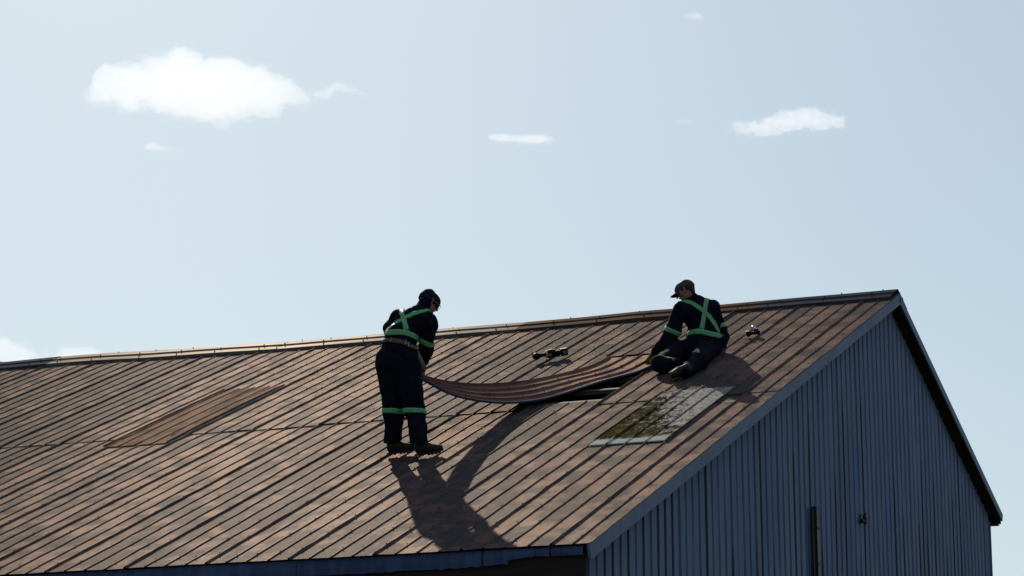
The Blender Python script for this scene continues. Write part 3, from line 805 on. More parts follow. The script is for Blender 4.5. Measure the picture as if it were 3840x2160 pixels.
def head(sol, c_, fwd, up, sc=1.0):
    """skull, jaw, nose, brow, ears and mouth; fwd is where the face looks"""
    f_ = unit(fwd); u_ = unit(np.asarray(up)-f_*(np.asarray(up)@f_)); l_ = np.cross(u_, f_); c_ = np.asarray(c_, float)
    sol.cap(c_-f_*0.028*sc+u_*0.022*sc, c_+f_*0.028*sc+u_*0.020*sc, 0.086*sc, 0.080*sc, 0.03, (l_, 0.86))
    sol.cap(c_+f_*0.030*sc-u_*0.030*sc, c_+f_*0.052*sc-u_*0.082*sc, 0.062*sc, 0.034*sc, 0.03, (l_, 0.9))
    sol.cap(c_-u_*0.07*sc+f_*0.01*sc-l_*0.035*sc, c_+f_*0.05*sc-u_*0.085*sc-l_*0.012*sc, 0.028*sc, 0.020*sc, 0.02)
    sol.cap(c_-u_*0.07*sc+f_*0.01*sc+l_*0.035*sc, c_+f_*0.05*sc-u_*0.085*sc+l_*0.012*sc, 0.028*sc, 0.020*sc, 0.02)
    sol.cap(c_+f_*0.096*sc+u_*0.004*sc, c_+f_*0.116*sc-u_*0.034*sc, 0.008*sc, 0.013*sc, 0.010)          # nose
    sol.cap(c_+f_*0.092*sc+u_*0.014*sc-l_*0.034*sc, c_+f_*0.092*sc+u_*0.014*sc+l_*0.034*sc, 0.012*sc, 0.012*sc, 0.012)   # brow
    for sg in (-1, 1):
        sol.ball(c_+f_*0.090*sc-u_*0.004*sc+l_*sg*0.031*sc, 0.010*sc, 0.006, cut=True)                    # eye socket
        sol.ball(c_+f_*0.080*sc-u_*0.004*sc+l_*sg*0.031*sc, 0.012*sc, 0.004)                              # eyeball
        sol.cap(c_-f_*0.006*sc-u_*0.030*sc+l_*sg*0.076*sc, c_-f_*0.010*sc+u_*0.012*sc+l_*sg*0.080*sc, 0.010*sc, 0.015*sc, 0.006)  # ear
    sol.cap(c_+f_*0.094*sc-u_*0.058*sc-l_*0.016*sc, c_+f_*0.094*sc-u_*0.058*sc+l_*0.016*sc, 0.007*sc, 0.007*sc, 0.006)   # lips
    return f_, u_, l_

def boot(parent, ankle, toe_dir, up, sc=1.0, mat='boot', sole='sole', tread=True, shaft=None):
    f_ = unit(toe_dir); u_ = unit(np.asarray(up)-f_*(np.asarray(up)@f_)); l_ = np.cross(u_, f_); A = np.asarray(ankle, float)
    s_ = Solid(0.007)
    sh_ = u_ if shaft is None else unit(shaft)
    s_.cap(A+sh_*0.09*sc, A-u_*0.01*sc, 0.058*sc, 0.056*sc, 0.03)
    s_.cap(A-f_*0.018*sc-u_*0.055*sc, A+f_*0.06*sc-u_*0.055*sc, 0.047*sc, 0.045*sc, 0.03)
    s_.cap(A+f_*0.02*sc-u_*0.02*sc, A+f_*0.13*sc-u_*0.060*sc, 0.050*sc, 0.040*sc, 0.03)
    s_.cap(A+f_*0.13*sc-u_*0.060*sc, A+f_*0.185*sc-u_*0.062*sc, 0.043*sc, 0.038*sc, 0.02, (u_, 0.9))
    ob = link('boot', s_.mesh('boot', 0.004, 22, seed=9, halfspaces=[(A-u_*0.096*sc, -u_)]), M[mat], parent)
    mb = MB(); z = -0.118*sc
    outl = [(-0.075, 0.0), (-0.070, 0.022), (-0.045, 0.036), (0.0, 0.036), (0.06, 0.036), (0.12, 0.046), (0.17, 0.047), (0.205, 0.034), (0.226, 0.010)]
    ring_ = outl+[(x, -y) for x, y in outl[::-1]]
    k = len(ring_)
    top = [A+f_*x*sc+l_*y*sc+u_*(z+0.030*sc+max(0, x-0.12)*0.16*sc) for x, y in ring_]; bot = [A+f_*x*sc*0.985+l_*y*sc*0.96+u_*(z+0.010*sc+max(0, x-0.12)*0.16*sc) for x, y in ring_]
    mb.add(top+bot, [(i, (i+1) % k, k+(i+1) % k, k+i) for i in range(k)]+[tuple(range(k)), tuple(range(k, 2*k))[::-1]])
    if tread:
        for x in (-0.055, -0.022, 0.012, 0.075, 0.11, 0.145, 0.18):
            for y in (-0.022, 0.022):
                zt_ = z+max(0, x-0.12)*0.16*sc
                mb.frame_box(A+f_*(x-0.011)*sc+l_*(y-0.014)*sc+u_*zt_, f_*0.022*sc, l_*0.028*sc, u_*0.012*sc)
    mb.build('sole', M[sole], ob)
    return ob

def person_root(label, cat='person'): return thing('person', label, cat)
TAPE = None

TAPE = [M['lime'], M['silver']]
# ------------------------------------------------------------------ standing worker
B1 = roof_pt(3.35, 7.78)
P1 = placer(B1)
man = thing('person', 'standing worker in navy coveralls and knit beanie, bending to hold the roof sheet', 'person')
Ft = unit(DR*0.6+DD*0.8)
UPS = np.array([0, CA, SA]); XR = np.array([1.0, 0, 0])
toeL = unit(XR*1.0+UPS*0.30); toeR = unit(XR*1.0+UPS*0.26)
anL = roof_pt(3.555, 7.70, 0.137)+toeL*0.075; anR = roof_pt(3.185, 7.85, 0.137)+toeR*0.075
def man_body(sol, o=0.0, cloth=True):
    c_ = sol.cap
    c_(P1(1468, 1352, .03), P1(1520, 1356, -.03), .168+o, .168+o, .06, (Ft, .85))
    c_(P1(1494, 1320, 0), P1(1503, 1268, .04), .165+o, .155+o, .05, (Ft, .85))
    c_(P1(1503, 1268, .04), P1(1540, 1215, .16), .155+o, .160+o, .05, (Ft, .85))
    c_(P1(1512, 1210, .26), P1(1598, 1214, .08), .105+o, .105+o, .06)
    c_(P1(1497, 1196, .28), P1(1582, 1176, .22), .078+o, .070+o, .06)
    c_(P1(1608, 1212, .05), P1(1585, 1176, .22), .082+o, .070+o, .06)
    c_(P1(1572, 1178, .22), P1(1594, 1146, .26), .088+o, .080+o, .03)
    sol.chain([P1(1606, 1212, .03), P1(1605, 1262, .06), P1(1597, 1314, .12), P1(1590, 1350, .24)], [.090+o, .077+o, .069+o, .056+o], .03)
    sol.chain([P1(1494, 1194, .28), P1(1466, 1232, .36), P1(1500, 1300, .50), P1(1560, 1356, .52)], [.085+o, .074+o, .062+o, .055+o], .03)
    kL, kR = P1(1477, 1546, .07), P1(1555, 1546, -.05)
    sol.chain([P1(1468, 1375, .02), P1(1471, 1450, .05), kL, anL-NR*0.02], [.152+o, .128+o, .100+o, .084+o*1.7], .03)
    sol.chain([P1(1522, 1378, -.04), P1(1540, 1460, -.05), kR, anR-NR*0.02], [.150+o, .124+o, .101+o, .089+o*1.8], .03)
HC1 = P1(1610, 1132, .30); HF1 = DR*0.76+DD*0.50-DZ*0.42
wr1, wd1 = P1(1589, 1356, .27), P1(1582, 1410, .36)-P1(1589, 1356, .27)
wr2, wd2 = P1(1563, 1360, .53), P1(1580, 1412, .62)-P1(1563, 1360, .53)
b_ = Solid(0.007); man_body(b_, -0.024); f_, u_, l_ = head(b_, HC1, HF1, DZ)
b_.cap(P1(1590, 1160, .26), HC1-u_*0.05, .062, .058, .03)
b_.cap(P1(1590, 1345, .23), wr1, .035, .030, .02); b_.cap(P1(1556, 1350, .52), wr2, .035, .030, .02)
hand(b_, wr1, wd1, DD-DR, 0.8, 1, 0.9); hand(b_, wr2, wd2, DD-DR, 0.8, -1, 0.9)
b_.cap(anL+DZ*0.1, anL-NR*0.03, .040, .032, .02); b_.cap(anL-NR*0.04, anL-NR*0.050+toeL*0.12, .026, .020, .02)
b_.cap(anR+DZ*0.1, anR-NR*0.03, .040, .032, .02); b_.cap(anR-NR*0.04, anR-NR*0.050+toeR*0.12, .026, .020, .02)
body1 = link('body', b_.mesh('body'), M['skin'], man)
c1 = Solid(0.0075); man_body(c1, 0.0)
cov1 = link('coverall', c1.mesh('coverall', 0.024, 7.5, (1.2, 1.2, 0.75), 5, halfspaces=[(anL+NR*0.012, -NR)]), M['navy'], man)
V1 = bvh_of(cov1)
kn = Solid(0.006)
kn.cap(HC1-f_*0.028+u_*0.016, HC1+f_*0.026+u_*0.016, .098, .092, .03, (l_, .92))
kn.cap(HC1-f_*0.03+u_*0.07, HC1-f_*0.035+u_*0.083, .05, .035, .05)
bn = link('beanie', kn.mesh('beanie', 0.006, 26, seed=12, halfspaces=[(HC1-u_*0.012-f_*0.02, -(u_*0.97+f_*0.08))]), M['beanie'], man)
kb = Solid(0.006); kb.cap(HC1-f_*0.028+u_*0.014, HC1+f_*0.024+u_*0.014, .100, .093, .03, (l_, .92))
link('cuff', kb.mesh('cuff', 0.003, 40, seed=13, halfspaces=[(HC1-u_*0.022-f_*0.02, -(u_*0.97+f_*0.08)), (HC1+u_*0.032-f_*0.02, (u_*0.97+f_*0.08))]), M['beanie'], bn)
gl = MB()
for sg in (-1, 1):
    cc = HC1+f_*0.112-u_*0.008+l_*sg*0.033
    gl.tube([cc+l_*math.cos(a_)*0.026+u_*math.sin(a_)*0.020 for a_ in np.linspace(0, 2*math.pi, 17)], 0.0022, 6)
    gl.tube([cc+l_*sg*0.026, cc+l_*sg*0.045-f_*0.02, HC1-f_*0.005+l_*sg*0.088+u_*0.004], 0.0022, 6)
gl.tube([HC1+f_*0.114+l_*0.008, HC1+f_*0.116, HC1+f_*0.114-l_*0.008], 0.0022, 6)
gl.build('spectacles', M['glass'], man)
g1 = Solid(0.0045); hand(g1, wr1, wd1, DD-DR, 0.8, 1, 1.04, rad=0.0112); g1.cap(P1(1590, 1347, .235), wr1, .046, .036, .02)
link('glove', g1.mesh('glove', 0.003, 40, seed=3), M['glove_dark'], man)
g1 = Solid(0.0045); hand(g1, wr2, wd2, DD-DR, 0.8, -1, 1.04, rad=0.0112); g1.cap(P1(1558, 1352, .52), wr2, .046, .036, .02)
link('glove', g1.mesh('glove', 0.003, 40, seed=4), M['glove_dark'], man)
boot(man, anL, toeL, NR, shaft=P1(1477, 1546, .07)-anL); boot(man, anR, toeR, NR, shaft=P1(1555, 1546, -.05)-anR)
# tape on the back, waist, arms and knees
def px3(zx, zy): return (1340+zx/3.6225, 1050+zy/3.6225)
TW = 0.050
ft = Ft
top = P1(1508, 1165, .33)
p, n__ = trace(V1, [px3(*q_) for q_ in ((602, 420), (618, 480), (640, 580), (668, 680))], extra0=[P1(1508, 1200, .46), P1(1505, 1168, .38)])
ribbon('shoulder_tape', p, n__, TW, cov1, TAPE, bvh=V1, off=0.007)
p, n__ = trace(V1, [px3(*q_) for q_ in ((1000, 428), (960, 418), (880, 426), (790, 451), (700, 490), (640, 521), (560, 560), (490, 610), (430, 660), (398, 690))], extra0=[P1(1632, 1195, .26)])
ribbon('shoulder_tape', p, n__, TW, cov1, TAPE, bvh=V1, off=0.005)
def waist_ring(bvh, c_, a_, b__, name, width, par, mats, three=True, off=0.007, skip=None):
    nrm = unit(np.cross(a_-c_, b__-c_)); P, N = ring(bvh, c_, nrm)
    P = smooth_pts(P+[P[0]], 2)[:-1]
    return ribbon(name, P, N, width, par, mats, off, three, bvh, True)
p, n__ = trace(V1, [px3(*q_) for q_ in ((390, 722), (480, 711), (580, 709), (660, 719), (740, 751), (800, 790), (832, 812))], extra0=[P1(1452, 1254, .22)])
ribbon('waist_tape', p, n__, 0.058, cov1, TAPE, bvh=V1, off=0.008)
p, n__ = trace(V1, [px3(*q_) for q_ in ((322, 842), (340, 834), (400, 824), (470, 822), (560, 836), (650, 862), (720, 897), (778, 936))], extra0=[P1(1440, 1296, .2)], extra1=[P1(1568, 1320, .2)])
belt = ribbon('tool_belt', p, n__, 0.050, man, [M['leather']], off=0.011, three=False, bvh=V1)
for (zx, zy, dx, dy) in ((462, 815, -9, 32), (660, 850, -10, 32), (700, 880, -10, 34)):
    bu = MB(); a0, b0 = px3(zx-dx*0.7, zy-dy), px3(zx+dx*0.7, zy+dy)
    A_, B_ = trace(V1, [a0, b0]); A_ = np.array(A_); 
    bu.tube([A_[0]-DD*0.018, A_[len(A_)//2]-DD*0.022, A_[-1]-DD*0.018], 0.0042, 6)
    bu.build('belt_buckle', M['steel'], belt)
bu = MB(); bu.tube([trace(V1, [px3(665, 858), px3(698, 876)])[0][0]-DD*0.02, trace(V1, [px3(665, 858), px3(698, 876)])[0][-1]-DD*0.02], 0.0042, 6)
bu.build('belt_buckle', M['steel'], belt)
po = Solid(0.006)
po.cap(P1(1564, 1330, -.04), P1(1577, 1400, .02), .036, .050, .03, (Ft, .7)); po.cap(P1(1570, 1345, -.05), P1(1586, 1378, -.02), .030, .035, .03)
link('tool_pouch', po.mesh('tool_pouch', 0.006, 18, seed=21), M['pouch'], belt)
lp = MB(); cc = P1(1600, 1370, .05)
lp.tube([cc+DR*0.020*math.cos(a_)+DZ*0.020*math.sin(a_) for a_ in np.linspace(-0.6, 1.5*math.pi, 14)], 0.003, 6); lp.build('hammer_loop', M['iron'], belt)
def limb_ring(bvh, c_, axis, par, width=TW, name='sleeve_tape', off=0.006):
    P, N = ring(bvh, c_, axis, 40, 0.22)
    ribbon(name, smooth_pts(P+[P[0]], 2)[:-1], N, width, par, TAPE, off, True, bvh, True)
limb_ring(V1, P1(1600, 1282, .085), unit(P1(1605, 1262, .06)-P1(1596, 1320, .13))+DR*0.28, cov1)
limb_ring(V1, P1(1475, 1546, .07), DZ+DR*0.12, cov1, name='knee_tape')
limb_ring(V1, P1(1556, 1545, -.05), DZ+DR*0.03, cov1, name='knee_tape')

# ------------------------------------------------------------------ seated worker
B2 = roof_pt(1.31, 3.31)
P2 = placer(B2)
def on_roof(px, py, h=0.0):
    v = ray(px, py); n__ = NR; d0 = (np.array([0, 0, Z0])+NR*h-CAM)@n__; return CAM+v*(d0/(v@n__))
sat = thing('person', 'seated worker in navy coveralls and peaked cap, legs folded on the roof', 'person')
Fs = unit(-DR*0.5+DD*0.86)
anB = on_roof(2552, 1392, 0.085)
kneeB = on_roof(2618, 1356, 0.085)
kneeA = on_roof(2474, 1372, 0.085)
def sat_body(sol, o=0.0):
    c_ = sol.cap
    c_(P2(2622, 1302, 0), P2(2660, 1300, .04), .160+o, .150+o, .06)
    c_(P2(2648, 1310, -.02), P2(2665, 1318, .0), .130+o, .105+o, .06)
    c_(P2(2642, 1295, 0), P2(2640, 1240, .02), .178+o, .178+o, .06, (Fs, .75))
    c_(P2(2640, 1240, .02), P2(2618, 1180, .06), .178+o, .182+o, .06, (Fs, .75))
    c_(P2(2566, 1172, -.06), P2(2660, 1166, .10), .098+o, .098+o, .06)
    c_(P2(2555, 1160, -.08), P2(2600, 1138, .02), .072+o, .068+o, .06); c_(P2(2672, 1152, .11), P2(2606, 1132, .03), .070+o, .068+o, .07)
    c_(P2(2604, 1140, .03), P2(2596, 1116, .02), .078+o, .068+o, .03)
    sol.chain([P2(2553, 1164, -.1), P2(2524, 1240, -.08), P2(2504, 1276, -.04), P2(2462, 1318, .06)], [.088+o, .086+o, .082+o, .058+o], .03)
    sol.chain([P2(2672, 1156, .1), P2(2706, 1235, .13), P2(2712, 1262, .12), P2(2706, 1305, .08)], [.082+o, .066+o, .062+o, .052+o], .03)
    sol.chain([P2(2625, 1305, -.02), P2(2545, 1322, -.04), (kneeA+DZ*0.02)], [.135+o, .118+o, .092+o], .06)
    sol.chain([kneeA+DZ*0.01, on_roof(2540, 1368, 0.08)], [.088+o, .075+o], .03)
    sol.chain([P2(2650, 1312, -.02), kneeB], [.125+o, .095+o], .07)
    sol.chain([kneeB, anB+DR*0.05], [.090+o, .072+o], .06)
HC2 = P2(2570, 1090, .0); HF2 = -DR*0.88+DD*0.28-DZ*0.38
wq, wqd = P2(2453, 1326, .08), P2(2436, 1356, .04)-P2(2453, 1326, .08)
rr_ = on_roof(2708, 1331, 0.03); wp, wpd = P2(2706, 1309, .07), rr_-P2(2706, 1309, .07)
b_ = Solid(0.007); sat_body(b_, -0.024); f_, u_, l_ = head(b_, HC2, HF2, DZ)
b_.cap(P2(2600, 1128, .025), HC2-u_*0.05-f_*0.015, .064, .058, .03)
hand(b_, wq, wqd, -DR*0.3+DD, 0.6, -1, 0.9); hand(b_, wp, wpd, DD-DZ*0.2, 0.2, 1, 0.9)
b_.cap(P2(2466, 1314, .06), wq, .035, .03, .02); b_.cap(P2(2706, 1298, .08), wp, .035, .03, .02)
b_.cap(anB+DR*0.08, anB, .045, .036, .02); b_.cap(anB, anB-DD*0.03, .030, .022, .02)
link('body', b_.mesh('body'), M['skin'], sat)
c2 = Solid(0.0075); sat_body(c2)
cov2 = link('coverall', c2.mesh('coverall', 0.020, 7.5, (1.1, 1.1, 0.8), 15), M['navy'], sat)
V2 = bvh_of(cov2)
hr = Solid(0.006)
hr.cap(HC2-f_*0.045-u_*0.002, HC2-f_*0.055-u_*0.045, .070, .045, .03, (l_, .95)); hr.cap(HC2-f_*0.02+u_*0.03-l_*0.0, HC2+f_*0.01+u_*0.02, .090, .082, .03, (l_, .9))
link('hair', hr.mesh('hair', 0.006, 30, seed=31), M['hair'], sat)
uc = unit(u_-f_*0.10)
cp = Solid(0.006)
cp.cap(HC2-f_*0.026+u_*0.022, HC2+f_*0.028+u_*0.020, .097, .091, .03, (l_, .90))
cap_o = link('cap', cp.mesh('cap', 0.002, 26, seed=33, halfspaces=[(HC2+u_*0.020-f_*0.0, -uc)]), M['cap'], sat)
br = MB(); nb = 15; na = 6; VB = np.zeros((na, nb, 3))
for i in range(na):
    for j in range(nb):
        an = (j/(nb-1)-0.5)*2.1; ro = 0.092+0.088*i/(na-1)*math.cos(an*0.72)
        VB[i, j] = HC2+u_*0.027+f_*(ro*math.cos(an)+0.006)+l_*(0.086*math.sin(an)*(1+0.04*i))-uc*(0.20*(ro-0.09)+0.030*(abs(an)/1.05)**2*(0.4+i/na))
br.add(VB.reshape(-1, 3), grid_faces(na, nb))
bo = br.build('brim', M['cap_brim'], cap_o, True); sdm = bo.modifiers.new('thickness', 'SOLIDIFY'); sdm.thickness = 0.006
sb = MB(); sb.tube([HC2-f_*0.115+u_*0.026+l_*x for x in (-0.03, -0.015, 0.0, 0.015, 0.03)], 0.008, 6); sb.build('cap_strap', M['cap_brim'], cap_o); sb = MB()
sb.lathe(HC2+u_*0.116-f_*0.01, HC2+u_*0.123-f_*0.01, [(0, .008), (1, .005)], 8); sb.build('cap_button', M['cap'], cap_o)
g2 = Solid(0.0045); hand(g2, wq, wqd, -DR*0.3+DD, 0.6, -1, 1.06, rad=0.0115); g2.cap(P2(2461, 1319, .06), wq, .050, .036, .02)
link('glove', g2.mesh('glove', 0.003, 40, seed=5), M['glove'], sat)
g2 = Solid(0.0045); hand(g2, wp, wpd, DD-DZ*0.2, 0.2, 1, 1.04, rad=0.0112); g2.cap(P2(2706, 1300, .08), wp, .046, .036, .02)
link('glove', g2.mesh('glove', 0.003, 40, seed=6), M['glove_dark'], sat)
boot(sat, anB, -DD*0.88-DR*0.22-DZ*0.22, DR*0.9-DD*0.15+DZ*0.35, 0.92, 'boot', 'sole_worn', False)
kl = Solid(0.006); kl.cap(on_roof(2492, 1366, 0.075), on_roof(2520, 1362, 0.075), .070, .060, .03)
link('trouser_lining', kl.mesh('trouser_lining', 0.012, 14, seed=8), M['blue_cloth'], cov2)
def px4(zx, zy): return (2380+zx/3.45, 1020+zy/3.45)
p, n__ = trace(V2, [px4(*q_) for q_ in ((928, 345), (915, 430), (900, 530), (885, 630), (866, 738))], extra0=[P2(2655, 1135, .22), P2(2652, 1120, .12)])
ribbon('shoulder_tape', p, n__, 0.052, cov2, TAPE, bvh=V2, off=0.007)
p, n__ = trace(V2, [px4(*q_) for q_ in ((600, 385), (650, 378), (700, 388), (770, 421), (850, 476), (930, 541), (985, 602), (1030, 672), (1065, 742), (1090, 795))], extra0=[P2(2546, 1150, .06)])
ribbon('shoulder_tape', p, n__, 0.052, cov2, TAPE, bvh=V2, off=0.005)
p, n__ = trace(V2, [px4(*q_) for q_ in ((690, 805), (720, 785), (770, 772), (850, 770), (940, 790), (1030, 816), (1098, 830))], extra1=[P2(2705, 1258, .14)])
ribbon('waist_tape', p, n__, 0.060, cov2, TAPE, bvh=V2, off=0.008)
limb_ring(V2, P2(2522, 1244, -.08), unit(P2(2553, 1164, -.1)-P2(2504, 1276, -.04))+DR*0.0, cov2)
limb_ring(V2, P2(2709, 1222, .13), unit(P2(2690, 1190, .12)-P2(2712, 1262, .12)), cov2)
limb_ring(V2, kneeA*0.97+P2(2625, 1308, -.02)*0.03+DZ*0.012, unit(kneeA-P2(2625, 1308, -.02)), cov2, 0.016, 'knee_tape')

# ------------------------------------------------------------------ the lifted roof sheet
sheet = thing('roofing_sheet', 'ribbed brown steel roofing sheet sagging between the two workers', 'roofing sheet')
Upx = [(1562, 1408), (1590, 1417), (1625, 1427), (1680, 1438), (1750, 1446), (1840, 1447), (1930, 1440), (2010, 1429), (2100, 1410), (2180, 1390), (2250, 1366), (2310, 1346), (2345, 1332)]
Lpx = [(1566, 1420), (1590, 1428), (1620, 1447), (1680, 1484), (1760, 1503), (1860, 1517), (1960, 1515), (2050, 1501), (2150, 1471), (2260, 1433), (2360, 1405), (2440, 1381), (2530, 1335)]
endU = roof_pt(s_of(13.9), 2.96, 0.004); endL = roof_pt(s_of(10.03), 2.96, 0.010)
def to_px(P):
    d = np.asarray(P)-CAM; return (1920+FPX*(d@CR)/(d@CF), 1080-FPX*(d@CU)/(d@CF))
Upx[-1] = to_px(endU); Lpx[-1] = to_px(endL); Upx = Upx[:-2]+Upx[-1:]
Lpx = Lpx[:-3]+[(2360, 1409)]+[to_px(roof_pt(s_of(10.0), t_, 0.012)) for t_ in (4.05, 3.65, 3.3)]+Lpx[-1:]
print('SHEET ends', Upx[-1], Lpx[-1])
dU0, dL0 = depth_of(B1)+1.00, depth_of(B1)+0.02
def edge(px, d0, d1, K=70, ease=1.0):
    px = np.array(px, float); seg = np.concatenate([[0], np.cumsum(np.linalg.norm(np.diff(px, axis=0), axis=1))]); seg /= seg[-1]
    u = np.linspace(0, 1, K); x = np.interp(u, seg, px[:, 0]); y = np.interp(u, seg, px[:, 1])
    for _ in range(14): x[1:-1] = .5*x[1:-1]+.25*(x[:-2]+x[2:]); y[1:-1] = .5*y[1:-1]+.25*(y[:-2]+y[2:])
    d = [min(d0+(d1-d0)*u[i]**ease, depth_of(on_roof(x[i], y[i], 0.016))) for i in range(K)]   # never under the roof
    for _ in range(4): d[1:-1] = [.5*d[i]+.25*(d[i-1]+d[i+1]) for i in range(1, K-1)]
    return np.array([at(x[i], y[i], d[i]) for i in range(K)])
EU = edge(Upx, dU0, depth_of(endU)); EL = edge(Lpx, dL0, depth_of(endL))
K = len(EU)
q, h = profile(10, 14, minor=8, amp=0.0005, rib_h=0.018)
fv = (14-q)/4.0                             # 0 at the upper edge, 1 at the lower edge
base = EU[:, None, :]*(1-fv)[None, :, None]+EL[:, None, :]*fv[None, :, None]
du = np.gradient(base, axis=0); dv = (EL-EU)[:, None, :]+0*base
nr = np.cross(du, dv); nr /= np.linalg.norm(nr, axis=-1, keepdims=True)
if nr[K//2, 0, 2] < 0: nr = -nr
bow = 0.05*np.sin(np.linspace(0, 1, K)*math.pi)**1.0
V = base+nr*(h[None, :]+0.0*bow[:, None])[..., None]
mb = MB(); mb.add(V.reshape(-1, 3), grid_faces(K, len(q)))
for k in (11, 12, 13):
    j = int(np.argmin(abs(q-k)))
    for i in range(6, K-4, 8): screw(mb, V[i, j], nr[i, j], 0.008, 0.010)
mb.idx = [0]*((K-1)*(len(q)-1)); mb.idx += [1]*(len(mb.f)-len(mb.idx))
so = mb.build('corrugated_panel', [M['sheet'], M['screw']], sheet)
sdm = so.modifiers.new('thickness', 'SOLIDIFY'); sdm.thickness = 0.0025
sh_w = np.linalg.norm(EL-EU, axis=1); sh_l = np.linalg.norm(np.diff(base[:, len(q)//2], axis=0), axis=1).sum()
mb = MB(); ii = [len(q)-1, 0]
jL = int(np.argmax(fv)); mb2 = V[:, jL]; n2 = nr[:, jL]
dn = np.concatenate([mb2, mb2-n2*0.022]); mb.add(dn, [(i, i+1, K+i+1, K+i) for i in range(K-1)])
eo = mb.build('folded_edge', M['eave_steel'], sheet); sdm = eo.modifiers.new('thickness', 'SOLIDIFY'); sdm.thickness = 0.003
print('SHEET width', np.round(sh_w[::10], 2), 'length', round(sh_l, 2))

# ------------------------------------------------------------------ tools lying on the roof
def frame_on_roof(pa, pb):
    A_ = on_roof(*pa); B_ = on_roof(*pb); X = unit(B_-A_); Z = NR; Y = np.cross(Z, X); return A_, X, Y, Z, np.linalg.norm(B_-A_)
gr = thing('angle_grinder', 'black cordless angle tool with a yellow collar lying on the roof between the workers', 'power tool')
A_, X, Y, Z, L_ = frame_on_roof((2012, 1358), (2122, 1340))
L_ = 0.37
def T(x, y, z): return A_+X*x+Y*y+Z*(z+0.022)
mb = MB(); mb.lathe(T(0.0, 0.035, 0.045), T(0.012, -0.040, 0.050), [(0, .030), (.1, .040), (.85, .040), (1, .030)], 22); mb.lathe(T(0.0, -0.04, 0.05), T(0.0, -0.062, 0.05), [(0, .014), (1, .014)], 14); mb.build('gear_head', M['tool_black'], gr, True)
mb = MB(); mb.lathe(T(0.02, 0, 0.050), T(0.125, 0, 0.048), [(0, .030), (.15, .022), (.75, .021), (1, .030)], 18); mb.build('neck', M['tool_black'], gr, True)
mb = MB(); mb.lathe(T(0.122, 0, 0.048), T(0.140, 0, 0.048), [(0, .040), (.2, .046), (.8, .046), (1, .044)], 22); mb.build('collar', M['tool_yellow'], gr, True)
mb = MB(); mb.lathe(T(0.139, 0, 0.048), T(0.235, 0, 0.048), [(0, .044), (.15, .048), (.7, .047), (.9, .042), (1, .030)], 22)
mb.frame_box(T(0.16, -0.025, 0.080), X*0.05, Y*0.05, Z*0.022); mb.frame_box(T(0.215, -0.02, 0.078), X*0.022, Y*0.04, Z*0.018)
mo = mb.build('motor_housing', M['tool_black'], gr, False, 0.003)
mb = MB(); mb.frame_box(T(0.15, -0.0495, 0.03), X*0.03, Y*0.003, Z*0.03); mb.build('badge', M['tool_grey'], mo)
mb = MB(); mb.lathe(T(0.225, 0, 0.046), T(0.305, 0, 0.044), [(0, .034), (.2, .028), (.8, .027), (1, .034)], 18); mb.frame_box(T(0.235, -0.012, 0.0), X*0.05, Y*0.024, Z*0.02); mb.build('grip', M['tool_black'], gr, True)
mb = MB(); mb.frame_box(T(0.295, -0.042, 0.004), X*0.085, Y*0.084, Z*0.086); ba = mb.build('battery', M['tool_black'], gr, False, 0.008)
mb = MB(); mb.frame_box(T(0.325, -0.0445, 0.028), X*0.036, Y*0.003, Z*0.036); mb.build('battery_label', M['tool_grey'], ba)

dr = thing('cordless_drill', 'small black cordless drill with bright chuck, right of the seated worker', 'power tool')
A_, X, Y, Z, L_ = frame_on_roof((2802, 1268), (2848, 1262))
def T(x, y, z): return A_+X*x+Y*y+Z*(z+0.022)
mb = MB(); mb.frame_box(T(-0.005, -0.045, 0.0), X*0.045, Y*0.10, Z*0.062); mb.frame_box(T(0.035, -0.035, 0.005), X*0.012, Y*0.08, Z*0.05); ba = mb.build('battery', M['tool_black'], dr, False, 0.006)
mb = MB(); mb.tube([T(0.04, -0.005, 0.028), T(0.085, -0.008, 0.026), T(0.125, -0.01, 0.030)], [0.020, 0.017, 0.020], 12); mb.frame_box(T(0.12, -0.035, 0.004), X*0.034, Y*0.055, Z*0.052); mb.build('grip', M['tool_black'], dr, False, 0.003)
mb = MB(); mb.lathe(T(0.135, 0.0, 0.030), T(0.112, 0.055, 0.052), [(0, .026), (.3, .029), (1, .027)], 18); mb.build('motor_housing', M['tool_black'], dr, True)
mb = MB(); mb.lathe(T(0.112, 0.045, 0.048), T(0.075, 0.13, 0.085), [(0, .026), (.35, .026), (.38, .021), (.45, .021), (.48, .025), (.8, .022), (1, .010)], 20); mb.build('chuck', M['steel'], dr, True)

